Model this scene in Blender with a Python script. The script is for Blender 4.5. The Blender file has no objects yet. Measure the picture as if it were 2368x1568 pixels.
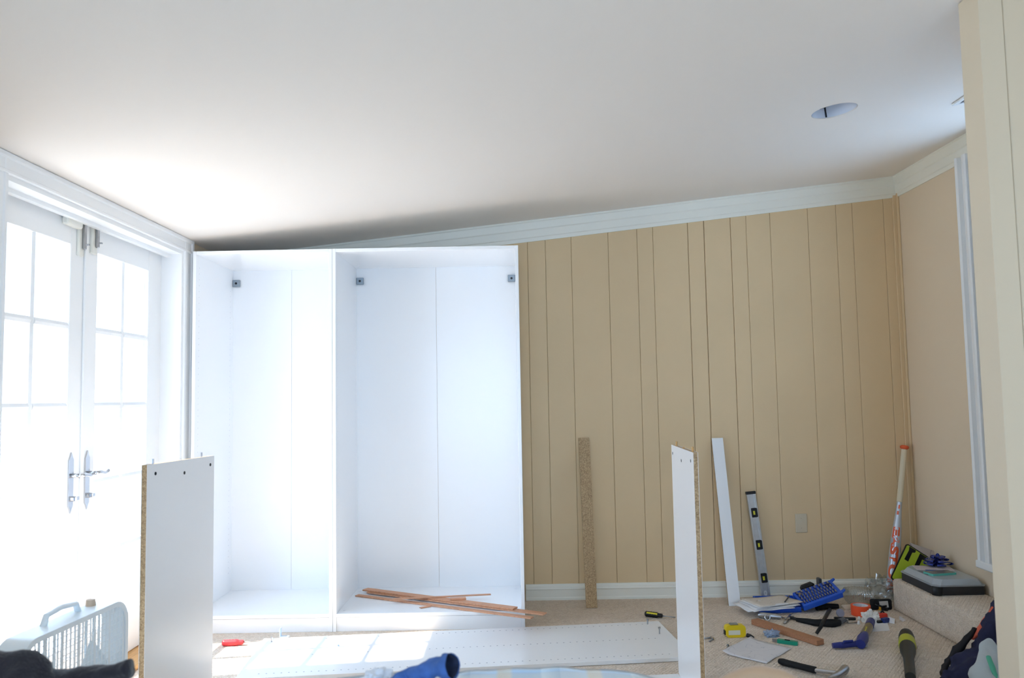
import bpy, bmesh, math, random
from mathutils import Vector, Matrix, noise

random.seed(7)
SC = bpy.context.scene
COL = SC.collection
PI = math.pi

# ---------------------------------------------------------------- camera
CAM = Vector((1.7285, -4.8542, 1.1970))
YAW, PITCH, ROLL, FPX = -0.004855, 0.072815, -0.018090, 1855.53
IW, IH = 2368, 1568
_f = Vector((math.sin(YAW) * math.cos(PITCH), math.cos(YAW) * math.cos(PITCH), math.sin(PITCH)))
_r0 = Vector((math.cos(YAW), -math.sin(YAW), 0))
_u0 = _r0.cross(_f)
_r = _r0 * math.cos(ROLL) + _u0 * math.sin(ROLL)
_u = _u0 * math.cos(ROLL) - _r0 * math.sin(ROLL)
cam_data = bpy.data.cameras.new('camera')
cam = bpy.data.objects.new('camera', cam_data)
COL.objects.link(cam)
cam_data.sensor_fit = 'HORIZONTAL'
cam_data.sensor_width = 36.0
cam_data.lens = FPX / IW * 36.0
cam_data.clip_start = 0.05
cam_data.dof.use_dof = True
cam_data.dof.focus_distance = 4.5
cam_data.dof.aperture_fstop = 4.0
cam.matrix_world = Matrix(((_r.x, _u.x, -_f.x, CAM.x), (_r.y, _u.y, -_f.y, CAM.y), (_r.z, _u.z, -_f.z, CAM.z), (0, 0, 0, 1)))
SC.camera = cam

# ---------------------------------------------------------------- world, sun, exposure
world = bpy.data.worlds.new('sky')
SC.world = world
world.use_nodes = True
_bg = world.node_tree.nodes['Background']
_bg.inputs[0].default_value = (0.47, 0.69, 1.0, 1)
_bg.inputs[1].default_value = 10.0
sun_data = bpy.data.lights.new('sun', 'SUN')
sun_data.energy = 24.0
sun_data.angle = math.radians(1.0)
sun_data.color = (1.0, 0.88, 0.74)
sun = bpy.data.objects.new('sun', sun_data)
COL.objects.link(sun)
SUN_EL, SUN_AZ = math.radians(52), math.radians(8)
_sd = Vector((math.cos(SUN_EL) * math.cos(SUN_AZ), math.cos(SUN_EL) * math.sin(SUN_AZ), -math.sin(SUN_EL)))
sun.rotation_euler = _sd.to_track_quat('-Z', 'Y').to_euler()
sun.location = (-3, -2, 5)
def portal(name, loc, direction, sx, sy):
    d = bpy.data.lights.new(name, 'AREA')
    d.shape = 'RECTANGLE'; d.size = sx; d.size_y = sy
    d.cycles.is_portal = True
    o = bpy.data.objects.new(name, d); COL.objects.link(o)
    o.location = loc
    o.rotation_euler = Vector(direction).to_track_quat('-Z', 'Z').to_euler()
portal('portal_doors', (-0.3, -1.41, 1.02), (1, 0, 0), 1.6, 2.1)
portal('portal_rear_window', (2.0, -6.75, 1.25), (0, 1, 0), 3.3, 1.7)
vs = SC.view_settings
vs.view_transform = 'Standard'
vs.look = 'None'
vs.gamma = 1.0
vs.use_curve_mapping = False
vs.exposure = -0.33
SC.cycles.use_denoising = True
SC.cycles.max_bounces = 10
SC.cycles.use_adaptive_sampling = True
SC.cycles.adaptive_threshold = 0.04
SC.cycles.adaptive_min_samples = 16
SC.cycles.diffuse_bounces = 6
SC.cycles.glossy_bounces = 4
SC.cycles.transmission_bounces = 8
SC.cycles.transparent_max_bounces = 16
SC.cycles.sample_clamp_indirect = 12.0
SC.cycles.caustics_reflective = False
SC.cycles.caustics_refractive = False

# ---------------------------------------------------------------- measured points -> places in the room
def ray(px, py):
    return _f + _r * ((px - IW / 2) / FPX) + _u * ((IH / 2 - py) / FPX)
def G(px, py, z=0.0):
    d = ray(px, py)
    return CAM + d * ((z - CAM.z) / d.z)
def D(px, py, y):
    d = ray(px, py)
    return CAM + d * ((y - CAM.y) / d.y)

XL, XR, YB, YF = -0.04, 4.075, 0.0, -6.6
def zc(x):
    return 2.0795 + 0.10304 * (x + 0.0167)
CEIL_A = math.atan(0.10304)

# ---------------------------------------------------------------- materials
def srgb(r, g, b):
    f = lambda c: (c / 255) / 12.92 if c / 255 <= 0.04045 else ((c / 255 + 0.055) / 1.055) ** 2.4
    return (f(r), f(g), f(b), 1)
MATS = {}
def mat(name, col, rough=0.5, metal=0.0, var=0.0, vscale=8.0, bump=0.0, bscale=60.0, spec=0.5, coat=0.0, trans=0.0, ior=1.45, sheen=0.0, stretch=None):
    if name in MATS:
        return MATS[name]
    m = bpy.data.materials.new(name); m.use_nodes = True
    nt = m.node_tree; b = nt.nodes['Principled BSDF']
    c = srgb(*col)
    b.inputs['Base Color'].default_value = c
    b.inputs['Roughness'].default_value = rough
    b.inputs['Metallic'].default_value = metal
    b.inputs['Specular IOR Level'].default_value = spec
    b.inputs['Coat Weight'].default_value = coat
    b.inputs['Transmission Weight'].default_value = trans
    b.inputs['IOR'].default_value = ior
    b.inputs['Sheen Weight'].default_value = sheen
    if var or bump:
        tc = nt.nodes.new('ShaderNodeTexCoord'); mp = nt.nodes.new('ShaderNodeMapping')
        nt.links.new(tc.outputs['Object'], mp.inputs[0])
        if stretch:
            mp.inputs['Scale'].default_value = stretch
    if var:
        n = nt.nodes.new('ShaderNodeTexNoise'); n.inputs['Scale'].default_value = vscale; n.inputs['Detail'].default_value = 4
        nt.links.new(mp.outputs[0], n.inputs['Vector'])
        r = nt.nodes.new('ShaderNodeValToRGB')
        r.color_ramp.elements[0].position = 0.3; r.color_ramp.elements[1].position = 0.7
        r.color_ramp.elements[0].color = tuple(max(0, x * (1 - var)) for x in c[:3]) + (1,)
        r.color_ramp.elements[1].color = tuple(min(1, x * (1 + var)) for x in c[:3]) + (1,)
        nt.links.new(n.outputs[0], r.inputs[0]); nt.links.new(r.outputs[0], b.inputs['Base Color'])
    if bump:
        n2 = nt.nodes.new('ShaderNodeTexNoise'); n2.inputs['Scale'].default_value = bscale; n2.inputs['Detail'].default_value = 3
        nt.links.new(mp.outputs[0], n2.inputs['Vector'])
        bp = nt.nodes.new('ShaderNodeBump'); bp.inputs['Strength'].default_value = bump; bp.inputs['Distance'].default_value = 0.004
        nt.links.new(n2.outputs[0], bp.inputs['Height']); nt.links.new(bp.outputs[0], b.inputs['Normal'])
    MATS[name] = m
    return m
def glass(name, tint=(1, 1, 1), amount=0.10, rough=0.02):
    if name in MATS:
        return MATS[name]
    m = bpy.data.materials.new(name); m.use_nodes = True
    nt = m.node_tree; nt.nodes.clear()
    o = nt.nodes.new('ShaderNodeOutputMaterial'); t = nt.nodes.new('ShaderNodeBsdfTransparent'); g = nt.nodes.new('ShaderNodeBsdfGlossy')
    mx = nt.nodes.new('ShaderNodeMixShader'); lw = nt.nodes.new('ShaderNodeLayerWeight'); pw = nt.nodes.new('ShaderNodeMath'); pw.operation = 'POWER'; pw.inputs[1].default_value = 5.0; nt.links.new(lw.outputs['Facing'], pw.inputs[0])
    t.inputs[0].default_value = (*tint, 1); g.inputs['Roughness'].default_value = rough
    ma = nt.nodes.new('ShaderNodeMath'); ma.operation = 'ADD'; ma.inputs[1].default_value = amount * 0.5; ma.use_clamp = True
    nt.links.new(pw.outputs[0], ma.inputs[0]); nt.links.new(ma.outputs[0], mx.inputs[0])
    nt.links.new(t.outputs[0], mx.inputs[1]); nt.links.new(g.outputs[0], mx.inputs[2]); nt.links.new(mx.outputs[0], o.inputs[0])
    MATS[name] = m
    return m
def film(name, col, opacity, rough=0.15):
    """translucent plastic: part clear, part tinted and glossy"""
    if name in MATS:
        return MATS[name]
    m = bpy.data.materials.new(name); m.use_nodes = True
    nt = m.node_tree; b = nt.nodes['Principled BSDF']; o = nt.nodes['Material Output']
    b.inputs['Base Color'].default_value = srgb(*col); b.inputs['Roughness'].default_value = rough
    t = nt.nodes.new('ShaderNodeBsdfTransparent'); mx = nt.nodes.new('ShaderNodeMixShader'); mx.inputs[0].default_value = opacity
    nt.links.new(t.outputs[0], mx.inputs[1]); nt.links.new(b.outputs[0], mx.inputs[2]); nt.links.new(mx.outputs[0], o.inputs[0])
    MATS[name] = m
    return m
def carpet_mat():
    m = bpy.data.materials.new('berber_carpet'); m.use_nodes = True
    nt = m.node_tree; b = nt.nodes['Principled BSDF']; b.inputs['Roughness'].default_value = 0.95; b.inputs['Specular IOR Level'].default_value = 0.1
    tc = nt.nodes.new('ShaderNodeTexCoord'); mp = nt.nodes.new('ShaderNodeMapping'); nt.links.new(tc.outputs['Object'], mp.inputs[0])
    mp.inputs['Rotation'].default_value = (0, 0, 0.62)
    v = nt.nodes.new('ShaderNodeTexVoronoi'); v.inputs['Scale'].default_value = 115; v.inputs['Randomness'].default_value = 0.55
    nt.links.new(mp.outputs[0], v.inputs['Vector'])
    w = nt.nodes.new('ShaderNodeTexWave'); w.inputs['Scale'].default_value = 22; w.inputs['Distortion'].default_value = 1.5; w.inputs['Detail Scale'].default_value = 6
    nt.links.new(mp.outputs[0], w.inputs['Vector'])
    n = nt.nodes.new('ShaderNodeTexNoise'); n.inputs['Scale'].default_value = 30; n.inputs['Detail'].default_value = 6; nt.links.new(mp.outputs[0], n.inputs['Vector'])
    r = nt.nodes.new('ShaderNodeValToRGB'); r.color_ramp.elements[0].color = srgb(246, 234, 220); r.color_ramp.elements[1].color = srgb(222, 204, 184)
    r.color_ramp.elements[0].position = 0.0; r.color_ramp.elements[1].position = 0.75
    nt.links.new(v.outputs['Distance'], r.inputs[0])
    mx = nt.nodes.new('ShaderNodeMix'); mx.data_type = 'RGBA'; mx.blend_type = 'MULTIPLY'; mx.inputs[0].default_value = 0.25
    r2 = nt.nodes.new('ShaderNodeValToRGB'); r2.color_ramp.elements[0].color = (0.6, 0.57, 0.53, 1); r2.color_ramp.elements[1].color = (1, 1, 1, 1)
    r2.color_ramp.elements[0].position = 0.3; r2.color_ramp.elements[1].position = 0.62
    nt.links.new(n.outputs[0], r2.inputs[0]); nt.links.new(r.outputs[0], mx.inputs[6]); nt.links.new(r2.outputs[0], mx.inputs[7])
    nt.links.new(mx.outputs[2], b.inputs['Base Color'])
    ad = nt.nodes.new('ShaderNodeMath'); ad.operation = 'MULTIPLY_ADD'; ad.inputs[1].default_value = 0.35
    inv = nt.nodes.new('ShaderNodeMath'); inv.operation = 'SUBTRACT'; inv.inputs[0].default_value = 1.0; nt.links.new(v.outputs['Distance'], inv.inputs[1])
    nt.links.new(w.outputs[1], ad.inputs[0]); nt.links.new(inv.outputs[0], ad.inputs[2])
    bp = nt.nodes.new('ShaderNodeBump'); bp.inputs['Strength'].default_value = 0.9; bp.inputs['Distance'].default_value = 0.006
    nt.links.new(ad.outputs[0], bp.inputs['Height']); nt.links.new(bp.outputs[0], b.inputs['Normal'])
    return m
def chip_mat():
    m = bpy.data.materials.new('chipboard'); m.use_nodes = True
    nt = m.node_tree; b = nt.nodes['Principled BSDF']; b.inputs['Roughness'].default_value = 0.85
    tc = nt.nodes.new('ShaderNodeTexCoord')
    v = nt.nodes.new('ShaderNodeTexVoronoi'); v.inputs['Scale'].default_value = 230; nt.links.new(tc.outputs['Object'], v.inputs['Vector'])
    r = nt.nodes.new('ShaderNodeValToRGB'); r.color_ramp.elements[0].color = srgb(150, 122, 88); r.color_ramp.elements[1].color = srgb(212, 184, 144)
    nt.links.new(v.outputs['Color'], r.inputs[0]); nt.links.new(r.outputs[0], b.inputs['Base Color'])
    bp = nt.nodes.new('ShaderNodeBump'); bp.inputs['Strength'].default_value = 0.4; bp.inputs['Distance'].default_value = 0.002
    nt.links.new(v.outputs['Distance'], bp.inputs['Height']); nt.links.new(bp.outputs[0], b.inputs['Normal'])
    return m
def stripe_mat(name, stops, scale, axis='X', rough=0.9):
    m = bpy.data.materials.new(name); m.use_nodes = True
    nt = m.node_tree; b = nt.nodes['Principled BSDF']; b.inputs['Roughness'].default_value = rough; b.inputs['Sheen Weight'].default_value = 0.3
    tc = nt.nodes.new('ShaderNodeTexCoord'); sx = nt.nodes.new('ShaderNodeSeparateXYZ'); nt.links.new(tc.outputs['Object'], sx.inputs[0])
    mu = nt.nodes.new('ShaderNodeMath'); mu.operation = 'MULTIPLY'; mu.inputs[1].default_value = scale; nt.links.new(sx.outputs[axis], mu.inputs[0])
    fr = nt.nodes.new('ShaderNodeMath'); fr.operation = 'FRACT'; nt.links.new(mu.outputs[0], fr.inputs[0])
    r = nt.nodes.new('ShaderNodeValToRGB'); nt.links.new(fr.outputs[0], r.inputs[0])
    els = r.color_ramp.elements
    els[0].position, els[0].color = stops[0][0], srgb(*stops[0][1]); els[1].position, els[1].color = stops[-1][0], srgb(*stops[-1][1])
    for pos, c in stops[1:-1]:
        e = els.new(pos); e.color = srgb(*c)
    nt.links.new(r.outputs[0], b.inputs['Base Color'])
    n = nt.nodes.new('ShaderNodeTexNoise'); n.inputs['Scale'].default_value = 180; nt.links.new(tc.outputs['Object'], n.inputs['Vector'])
    bp = nt.nodes.new('ShaderNodeBump'); bp.inputs['Strength'].default_value = 0.3; bp.inputs['Distance'].default_value = 0.002
    nt.links.new(n.outputs[0], bp.inputs['Height']); nt.links.new(bp.outputs[0], b.inputs['Normal'])
    MATS[name] = m
    return m
def sketch_mat(name, paper, ink, scale):
    """paper with a thin pencil sketch printed on it"""
    m = bpy.data.materials.new(name); m.use_nodes = True
    nt = m.node_tree; b = nt.nodes['Principled BSDF']; b.inputs['Roughness'].default_value = 0.8
    tc = nt.nodes.new('ShaderNodeTexCoord')
    n = nt.nodes.new('ShaderNodeTexNoise'); n.inputs['Scale'].default_value = scale; n.inputs['Detail'].default_value = 1.5; nt.links.new(tc.outputs['Object'], n.inputs['Vector'])
    r = nt.nodes.new('ShaderNodeValToRGB'); e = r.color_ramp.elements
    e[0].position, e[0].color = 0.44, srgb(*paper); e[1].position, e[1].color = 0.52, srgb(*paper)
    k = e.new(0.475); k.color = srgb(*ink); k = e.new(0.465); k.color = srgb(*paper); k = e.new(0.485); k.color = srgb(*paper)
    nt.links.new(n.outputs[0], r.inputs[0]); nt.links.new(r.outputs[0], b.inputs['Base Color'])
    return m

WHITE = mat('white_melamine', (244, 245, 246), 0.22)
TRIM = mat('white_trim_paint', (240, 238, 226), 0.4, bump=0.06, bscale=30)
DOORW = mat('white_door_paint', (242, 243, 243), 0.35)
CEILM = mat('ceiling_paint', (240, 233, 225), 0.8, bump=0.08, bscale=90)
WALLM = mat('beige_wall_paint', (225, 198, 156), 0.6, var=0.03, vscale=2, bump=0.10, bscale=140)
WALLR = mat('beige_plaster_paint', (230, 211, 184), 0.7, bump=0.10, bscale=120)
CARPET = carpet_mat()
CHIP = chip_mat()
GLASS = glass('window_glass')
CHROME = mat('chrome', (200, 203, 208), 0.18, 1.0)
STEEL = mat('steel', (176, 178, 182), 0.32, 1.0, var=0.1, vscale=40)
GREYMET = mat('grey_metal', (150, 160, 168), 0.4, 0.6)
BLACK = mat('black_plastic', (22, 22, 24), 0.45)
RUBBER = mat('black_rubber', (18, 18, 19), 0.75, bump=0.2, bscale=200)
DARKHOLE = mat('dark_hole', (40, 42, 46), 0.9)
CEDAR = mat('cedar_wood', (206, 152, 118), 0.55, var=0.16, vscale=14, stretch=(1, 12, 12))
OAKW = mat('oak_wood', (206, 160, 100), 0.45, var=0.15, vscale=10, stretch=(10, 1, 10))
BROWNWOOD = mat('brown_wood', (170, 118, 84), 0.55, var=0.14, vscale=16, stretch=(1, 10, 10))
PAPER = mat('paper', (232, 230, 230), 0.8)

# ---------------------------------------------------------------- mesh helpers
class MB:
    def __init__(self):
        self.bm = bmesh.new()
    def _xf(self, verts, m):
        if m is not None:
            bmesh.ops.transform(self.bm, matrix=m, verts=verts)
    def box(self, x0, x1, y0, y1, z0, z1, bev=0.0, m=None, seg=1):
        r = bmesh.ops.create_cube(self.bm, size=1.0)
        vs_ = r['verts']
        for v in vs_:
            v.co = Vector(((x0 + x1) / 2 + v.co.x * (x1 - x0), (y0 + y1) / 2 + v.co.y * (y1 - y0), (z0 + z1) / 2 + v.co.z * (z1 - z0)))
        if bev:
            es = list({e for v in vs_ for e in v.link_edges})
            g = bmesh.ops.bevel(self.bm, geom=es, offset=bev, segments=seg, affect='EDGES', profile=0.5)
            vs_ = list({v for f in g['faces'] for v in f.verts} | {v for v in vs_ if v.is_valid})
            # collect the whole island
            seen = set(vs_); st = list(vs_)
            while st:
                v = st.pop()
                for e in v.link_edges:
                    o = e.other_vert(v)
                    if o not in seen:
                        seen.add(o); st.append(o)
            vs_ = list(seen)
        self._xf(vs_, m)
        return self
    def prism(self, pts, h, m=None, base=0.0):
        """polygon in xy extruded from base to base+h in z"""
        n = len(pts)
        lo = [self.bm.verts.new((p[0], p[1], base)) for p in pts]; hi = [self.bm.verts.new((p[0], p[1], base + h)) for p in pts]
        self.bm.faces.new(list(reversed(lo))); self.bm.faces.new(hi)
        for i in range(n):
            self.bm.faces.new((lo[i], lo[(i + 1) % n], hi[(i + 1) % n], hi[i]))
        self._xf(lo + hi, m)
        return self
    def sweep(self, prof, a, b, ax, az):
        """closed profile (u,v) swept from point a to point b; u along ax, v along az"""
        ax = Vector(ax); az = Vector(az); a = Vector(a); b = Vector(b)
        A = [self.bm.verts.new(a + ax * u + az * v) for u, v in prof]; B = [self.bm.verts.new(b + ax * u + az * v) for u, v in prof]
        n = len(prof)
        for i in range(n):
            self.bm.faces.new((A[i], A[(i + 1) % n], B[(i + 1) % n], B[i]))
        self.bm.faces.new(list(reversed(A))); self.bm.faces.new(B)
        return self
    def tube(self, pts, rad, seg=12, cap=True, flat=1.0, up=None):
        pts = [Vector(p) for p in pts]
        if not hasattr(rad, '__len__'):
            rad = [rad] * len(pts)
        rings = []
        prev = None
        for i, p in enumerate(pts):
            t = (pts[min(i + 1, len(pts) - 1)] - pts[max(i - 1, 0)])
            if t.length < 1e-9:
                t = Vector((0, 0, 1))
            t.normalize()
            ref = Vector(up) if up else (prev if prev else (Vector((0, 0, 1)) if abs(t.z) < 0.9 else Vector((1, 0, 0))))
            s = t.cross(ref)
            if s.length < 1e-6:
                s = t.orthogonal()
            s.normalize(); w = s.cross(t).normalized(); prev = w
            rings.append([self.bm.verts.new(p + s * math.cos(2 * PI * k / seg) * rad[i] + w * math.sin(2 * PI * k / seg) * rad[i] * flat) for k in range(seg)])
        for a, b in zip(rings, rings[1:]):
            for k in range(seg):
                self.bm.faces.new((a[k], a[(k + 1) % seg], b[(k + 1) % seg], b[k]))
        if cap:
            self.bm.faces.new(list(reversed(rings[0]))); self.bm.faces.new(rings[-1])
        return self
    def lathe(self, prof, seg=24, m=None, cap=True):
        """profile (r,z) spun around z"""
        rings = [[self.bm.verts.new((r * math.cos(2 * PI * k / seg), r * math.sin(2 * PI * k / seg), z)) for k in range(seg)] for r, z in prof]
        for a, b in zip(rings, rings[1:]):
            for k in range(seg):
                self.bm.faces.new((a[k], a[(k + 1) % seg], b[(k + 1) % seg], b[k]))
        if cap:
            self.bm.faces.new(list(reversed(rings[0]))); self.bm.faces.new(rings[-1])
        self._xf([v for r in rings for v in r], m)
        return self
    def grid(self, fn, nu, nv):
        g = [[self.bm.verts.new(fn(i / nu, j / nv)) for j in range(nv + 1)] for i in range(nu + 1)]
        for i in range(nu):
            for j in range(nv):
                self.bm.faces.new((g[i][j], g[i + 1][j], g[i + 1][j + 1], g[i][j + 1]))
        return self
    def poly(self, pts):
        self.bm.faces.new([self.bm.verts.new(p) for p in pts])
        return self
    def lump(self, rx, ry, rz, amp, scale, sub=4, seed=0.0, m=None, flat=True):
        r = bmesh.ops.create_icosphere(self.bm, subdivisions=sub, radius=1.0)
        for v in r['verts']:
            n = v.co.normalized()
            k = 1 + amp * noise.noise(n * scale + Vector((seed, seed * 1.7, -seed))) + amp * 0.5 * abs(noise.noise(n * scale * 2.3 + Vector((-seed, seed, seed))))
            v.co = Vector((n.x * rx * k, n.y * ry * k, n.z * rz * k))
            if flat and v.co.z < -rz * 0.45:
                v.co.z = -rz * 0.45
        for v in r['verts']:
            if flat:
                v.co.z += rz * 0.45
        self._xf(r['verts'], m)
        return self
    def build(self, name, material, parent=None, smooth=False, world=False, label=None, kind=None):
        bm = self.bm
        bmesh.ops.recalc_face_normals(bm, faces=bm.faces)
        me = bpy.data.meshes.new(name)
        if parent is None:
            xs = [v.co.x for v in bm.verts]; ys = [v.co.y for v in bm.verts]; zs = [v.co.z for v in bm.verts]
            org = Vector(((min(xs) + max(xs)) / 2, (min(ys) + max(ys)) / 2, min(zs)))
        elif world:
            org = world_loc(parent)
        else:
            org = Vector((0, 0, 0))
        if org.length:
            bmesh.ops.translate(bm, vec=-org, verts=bm.verts)
        bm.to_mesh(me); bm.free()
        me.materials.append(material)
        if smooth:
            for p in me.polygons:
                p.use_smooth = True
        o = bpy.data.objects.new(name, me); COL.objects.link(o)
        if parent is None:
            o.location = org
        else:
            o.parent = parent
        if label:
            o['label'] = label
        if kind:
            o['kind'] = kind
        return o
def world_loc(o):
    v = Vector(o.location)
    while o.parent:
        o = o.parent; v += Vector(o.location)
    return v
def smooth_angle(o, deg=40):
    me = o.data
    me.polygons.foreach_set('use_smooth', [True] * len(me.polygons))
    bm = bmesh.new(); bm.from_mesh(me)
    for e in bm.edges:
        if len(e.link_faces) == 2 and e.calc_face_angle(0) > math.radians(deg):
            e.smooth = False
    bm.to_mesh(me); bm.free()
    return o
def thing(name, label, cat, loc=(0, 0, 0), rz=0.0, group=None, rot=None):
    o = bpy.data.objects.new(name, None); COL.objects.link(o)
    o.empty_display_size = 0.05
    o.location = loc
    o.rotation_euler = rot if rot is not None else (0, 0, rz)
    o['label'] = label; o['category'] = cat
    if group:
        o['group'] = group
    return o
def tag(o, label, cat, group=None, kind=None):
    o['label'] = label; o['category'] = cat
    if group: o['group'] = group
    if kind: o['kind'] = kind
    return o
def struct(o, label, cat):
    o['kind'] = 'structure'; o['label'] = label; o['category'] = cat
    return o
def piece(name, mesh, parent, loc=(0, 0, 0), rot=(0, 0, 0)):
    o = bpy.data.objects.new(name, mesh); COL.objects.link(o)
    o.parent = parent; o.location = loc; o.rotation_euler = rot
    return o
def RZ(a):
    return Matrix.Rotation(a, 4, 'Z')
def T(x, y, z):
    return Matrix.Translation((x, y, z))
def frame(origin, xdir, up=(0, 0, 1)):
    """matrix whose x axis runs along xdir"""
    x = Vector(xdir).normalized(); y = Vector(up).cross(x).normalized(); z = x.cross(y)
    o = Vector(origin)
    return Matrix(((x.x, y.x, z.x, o.x), (x.y, y.y, z.y, o.y), (x.z, y.z, z.z, o.z), (0, 0, 0, 1)))
# ================================================================ THE SETTING
# floor
struct(MB().box(XL - 0.16, XR, YF, 0.12, -0.12, 0.0).build('floor', CARPET), 'beige looped berber carpet covering the whole room floor', 'floor')
struct(MB().box(-9, XL - 0.16, -9, 5, -0.25, -0.10).build('bounce_ground', mat('pale_concrete', (214, 212, 206), 0.9, var=0.06, vscale=3)), 'pale concrete ground added outside the glazed doors to bounce sun inside', 'bounce_ground')  # unseen ground, added bright so sun bounces up through the doors

# ceiling with a round hole for the recessed lamp
HOLE = Vector((3.118, -1.470)); HR = 0.094
bm = bmesh.new()
x0, x1, y0, y1 = XL - 0.1, XR + 0.1, YF - 0.1, 0.12
oc = [bm.verts.new((x, y, zc(x))) for x, y in ((x0, y0), (x1, y0), (x1, y1), (x0, y1))]
ic = [bm.verts.new((HOLE.x + HR * math.cos(2 * PI * k / 40), HOLE.y + HR * math.sin(2 * PI * k / 40), zc(HOLE.x + HR * math.cos(2 * PI * k / 40)))) for k in range(40)]
es = [bm.edges.new((oc[i], oc[(i + 1) % 4])) for i in range(4)] + [bm.edges.new((ic[i], ic[(i + 1) % 40])) for i in range(40)]
bmesh.ops.triangle_fill(bm, use_beauty=True, edges=es)
g = bmesh.ops.extrude_face_region(bm, geom=list(bm.faces))
bmesh.ops.translate(bm, vec=(0, 0, 0.014), verts=[v for v in g['geom'] if isinstance(v, bmesh.types.BMVert)])
mb = MB(); mb.bm.free(); mb.bm = bm
struct(mb.build('ceiling', CEILM), 'smooth white ceiling sloping up towards the right', 'ceiling')
mb = MB(); mb.sweep([(x0, zc(x0) + 0.25), (x1, zc(x1) + 0.25), (x1, zc(x1) + 0.30), (x0, zc(x0) + 0.30)], (0, y0, 0), (0, y1, 0), (1, 0, 0), (0, 0, 1))
for (a, b) in ((x0 - 0.0, x0 + 0.02), (x1 - 0.02, x1)):
    mb.box(a, b, y0, y1, zc(a) + 0.014, zc(a) + 0.26)
for (a, b) in ((y0, y0 + 0.02), (y1 - 0.02, y1)):
    mb.box(x0, x1, a, b, zc(x0) + 0.02, zc(x1) + 0.26)
struct(mb.build('sun_block_lid', mat('sun_block_deck', (120, 110, 100), 0.9)), 'unseen lid added above the sloping ceiling to keep sun out', 'sun_block_lid')  # unseen lid, added so that sun does not leak in from above

# back wall: backing plus tongue-and-groove planks with grooves at uneven widths
wb = MB(); wb.sweep([(XL - 0.1, 0), (XR + 0.1, 0), (XR + 0.1, zc(XR + 0.1)), (XL - 0.1, zc(XL - 0.1))], (0, 0.004, 0), (0, 0.12, 0), (1, 0, 0), (0, 0, 1))
wall_back = struct(wb.build('wall_back', mat('groove_paint', (206, 182, 144), 0.8)), 'beige grooved plank panelling along the back of the room', 'wall')
GR = [1.809, 1.918, 2.076, 2.302, 2.479, 2.576, 2.789, 2.889, 3.052, 3.147, 3.294, 3.525, 3.698, 3.798, 3.989]
left = [XL]
pat = [0.158, 0.226, 0.177, 0.097, 0.213, 0.10, 0.163, 0.095, 0.147]
k = 0
while left[-1] + pat[k % 9] < 1.76:
    left.append(left[-1] + pat[k % 9]); k += 1
edges = left + GR + [XR]
WL = Vector(wall_back.location)
def plank(a, b, yfront, yback, parent, zt=lambda x: zc(x) - 0.002, gap=0.0007, material=WALLM, z0=0.0):
    a += gap; b -= gap
    c = 0.0022
    m_ = MB()
    prof = [(a, yback), (b, yback), (b, yfront + c), (b - c, yfront), (a + c, yfront), (a, yfront + c)]
    lo = [m_.bm.verts.new((x, y, z0)) for x, y in prof]; hi = [m_.bm.verts.new((x, y, zt(x))) for x, y in prof]
    n = len(prof)
    m_.bm.faces.new(list(reversed(lo))); m_.bm.faces.new(hi)
    for i in range(n):
        m_.bm.faces.new((lo[i], lo[(i + 1) % n], hi[(i + 1) % n], hi[i]))
    return m_.build('plank', material, parent, world=True)
for i, (a, b) in enumerate(zip(edges, edges[1:])):
    plank(a, b, -0.006, 0.006, wall_back, gap=0.0022 if abs(b - 2.889) < 0.001 or abs(a - 2.889) < 0.001 else 0.0007)

# right wall with a tall window, mostly behind the partition end
WY0, WY1, WZ0, WZ1 = -1.66, -0.865, 0.36, 2.36
mb = MB()
mb.box(XR, XR + 0.12, YF, WY0, 0, zc(XR) + 0.02).box(XR, XR + 0.12, WY1, 0.0, 0, zc(XR) + 0.02)
mb.box(XR, XR + 0.12, WY0, WY1, 0, WZ0).box(XR, XR + 0.12, WY0, WY1, WZ1, zc(XR) + 0.02)
struct(mb.build('wall_right', WALLR), 'plain beige side wall on the right', 'wall')
w1 = struct(thing('window_1', 'white framed tall window on the right wall beside the partition', 'window', (XR, (WY0 + WY1) / 2, WZ0)), 'white framed tall window on the right wall beside the partition', 'window')
prof = [(0, -0.03), (0, 0.148), (-0.036, 0.148), (-0.040, 0.138), (-0.034, 0.126), (-0.006, 0.122), (-0.006, 0.090), (-0.034, 0.086), (-0.038, 0.060), (-0.034, 0.048), (0.03, 0.044), (0.03, 0.020), (-0.012, 0.016), (-0.012, -0.012), (0.03, -0.016), (0.03, -0.03)]
def casing(w, ya, dirn, za, zb_):
    return MB().sweep([(u, v * dirn) for u, v in prof], (XR, ya, za), (XR, ya, zb_), (1, 0, 0), (0, 1, 0)).build('casing', DOORW, w, world=True)
casing(w1, WY1, 1, WZ0 - 0.06, WZ1 + 0.04); casing(w1, WY0, -1, WZ0 - 0.06, WZ1 + 0.04)
MB().sweep([(u, v * 0.3) for u, v in prof], (XR, WY0, WZ1), (XR, WY1, WZ1), (1, 0, 0), (0, 0, 1)).build('head_casing', DOORW, w1, world=True)
MB().box(XR - 0.045, XR, WY0 - 0.16, WY1 + 0.155, WZ0 - 0.06, WZ0 - 0.022, 0.005).build('window_sill', DOORW, w1, world=True)
for a, b, c, d in ((WY1 - 0.04, WY1, WZ0 - 0.02, WZ1), (WY0, WY0 + 0.04, WZ0 - 0.02, WZ1), (WY0 + 0.04, WY1 - 0.04, WZ0 - 0.02, WZ0 + 0.05), (WY0 + 0.04, WY1 - 0.04, WZ1 - 0.05, WZ1)):
    MB().box(XR + 0.03, XR + 0.07, a, b, c, d, 0.003).build('sash', DOORW, w1, world=True)
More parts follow.
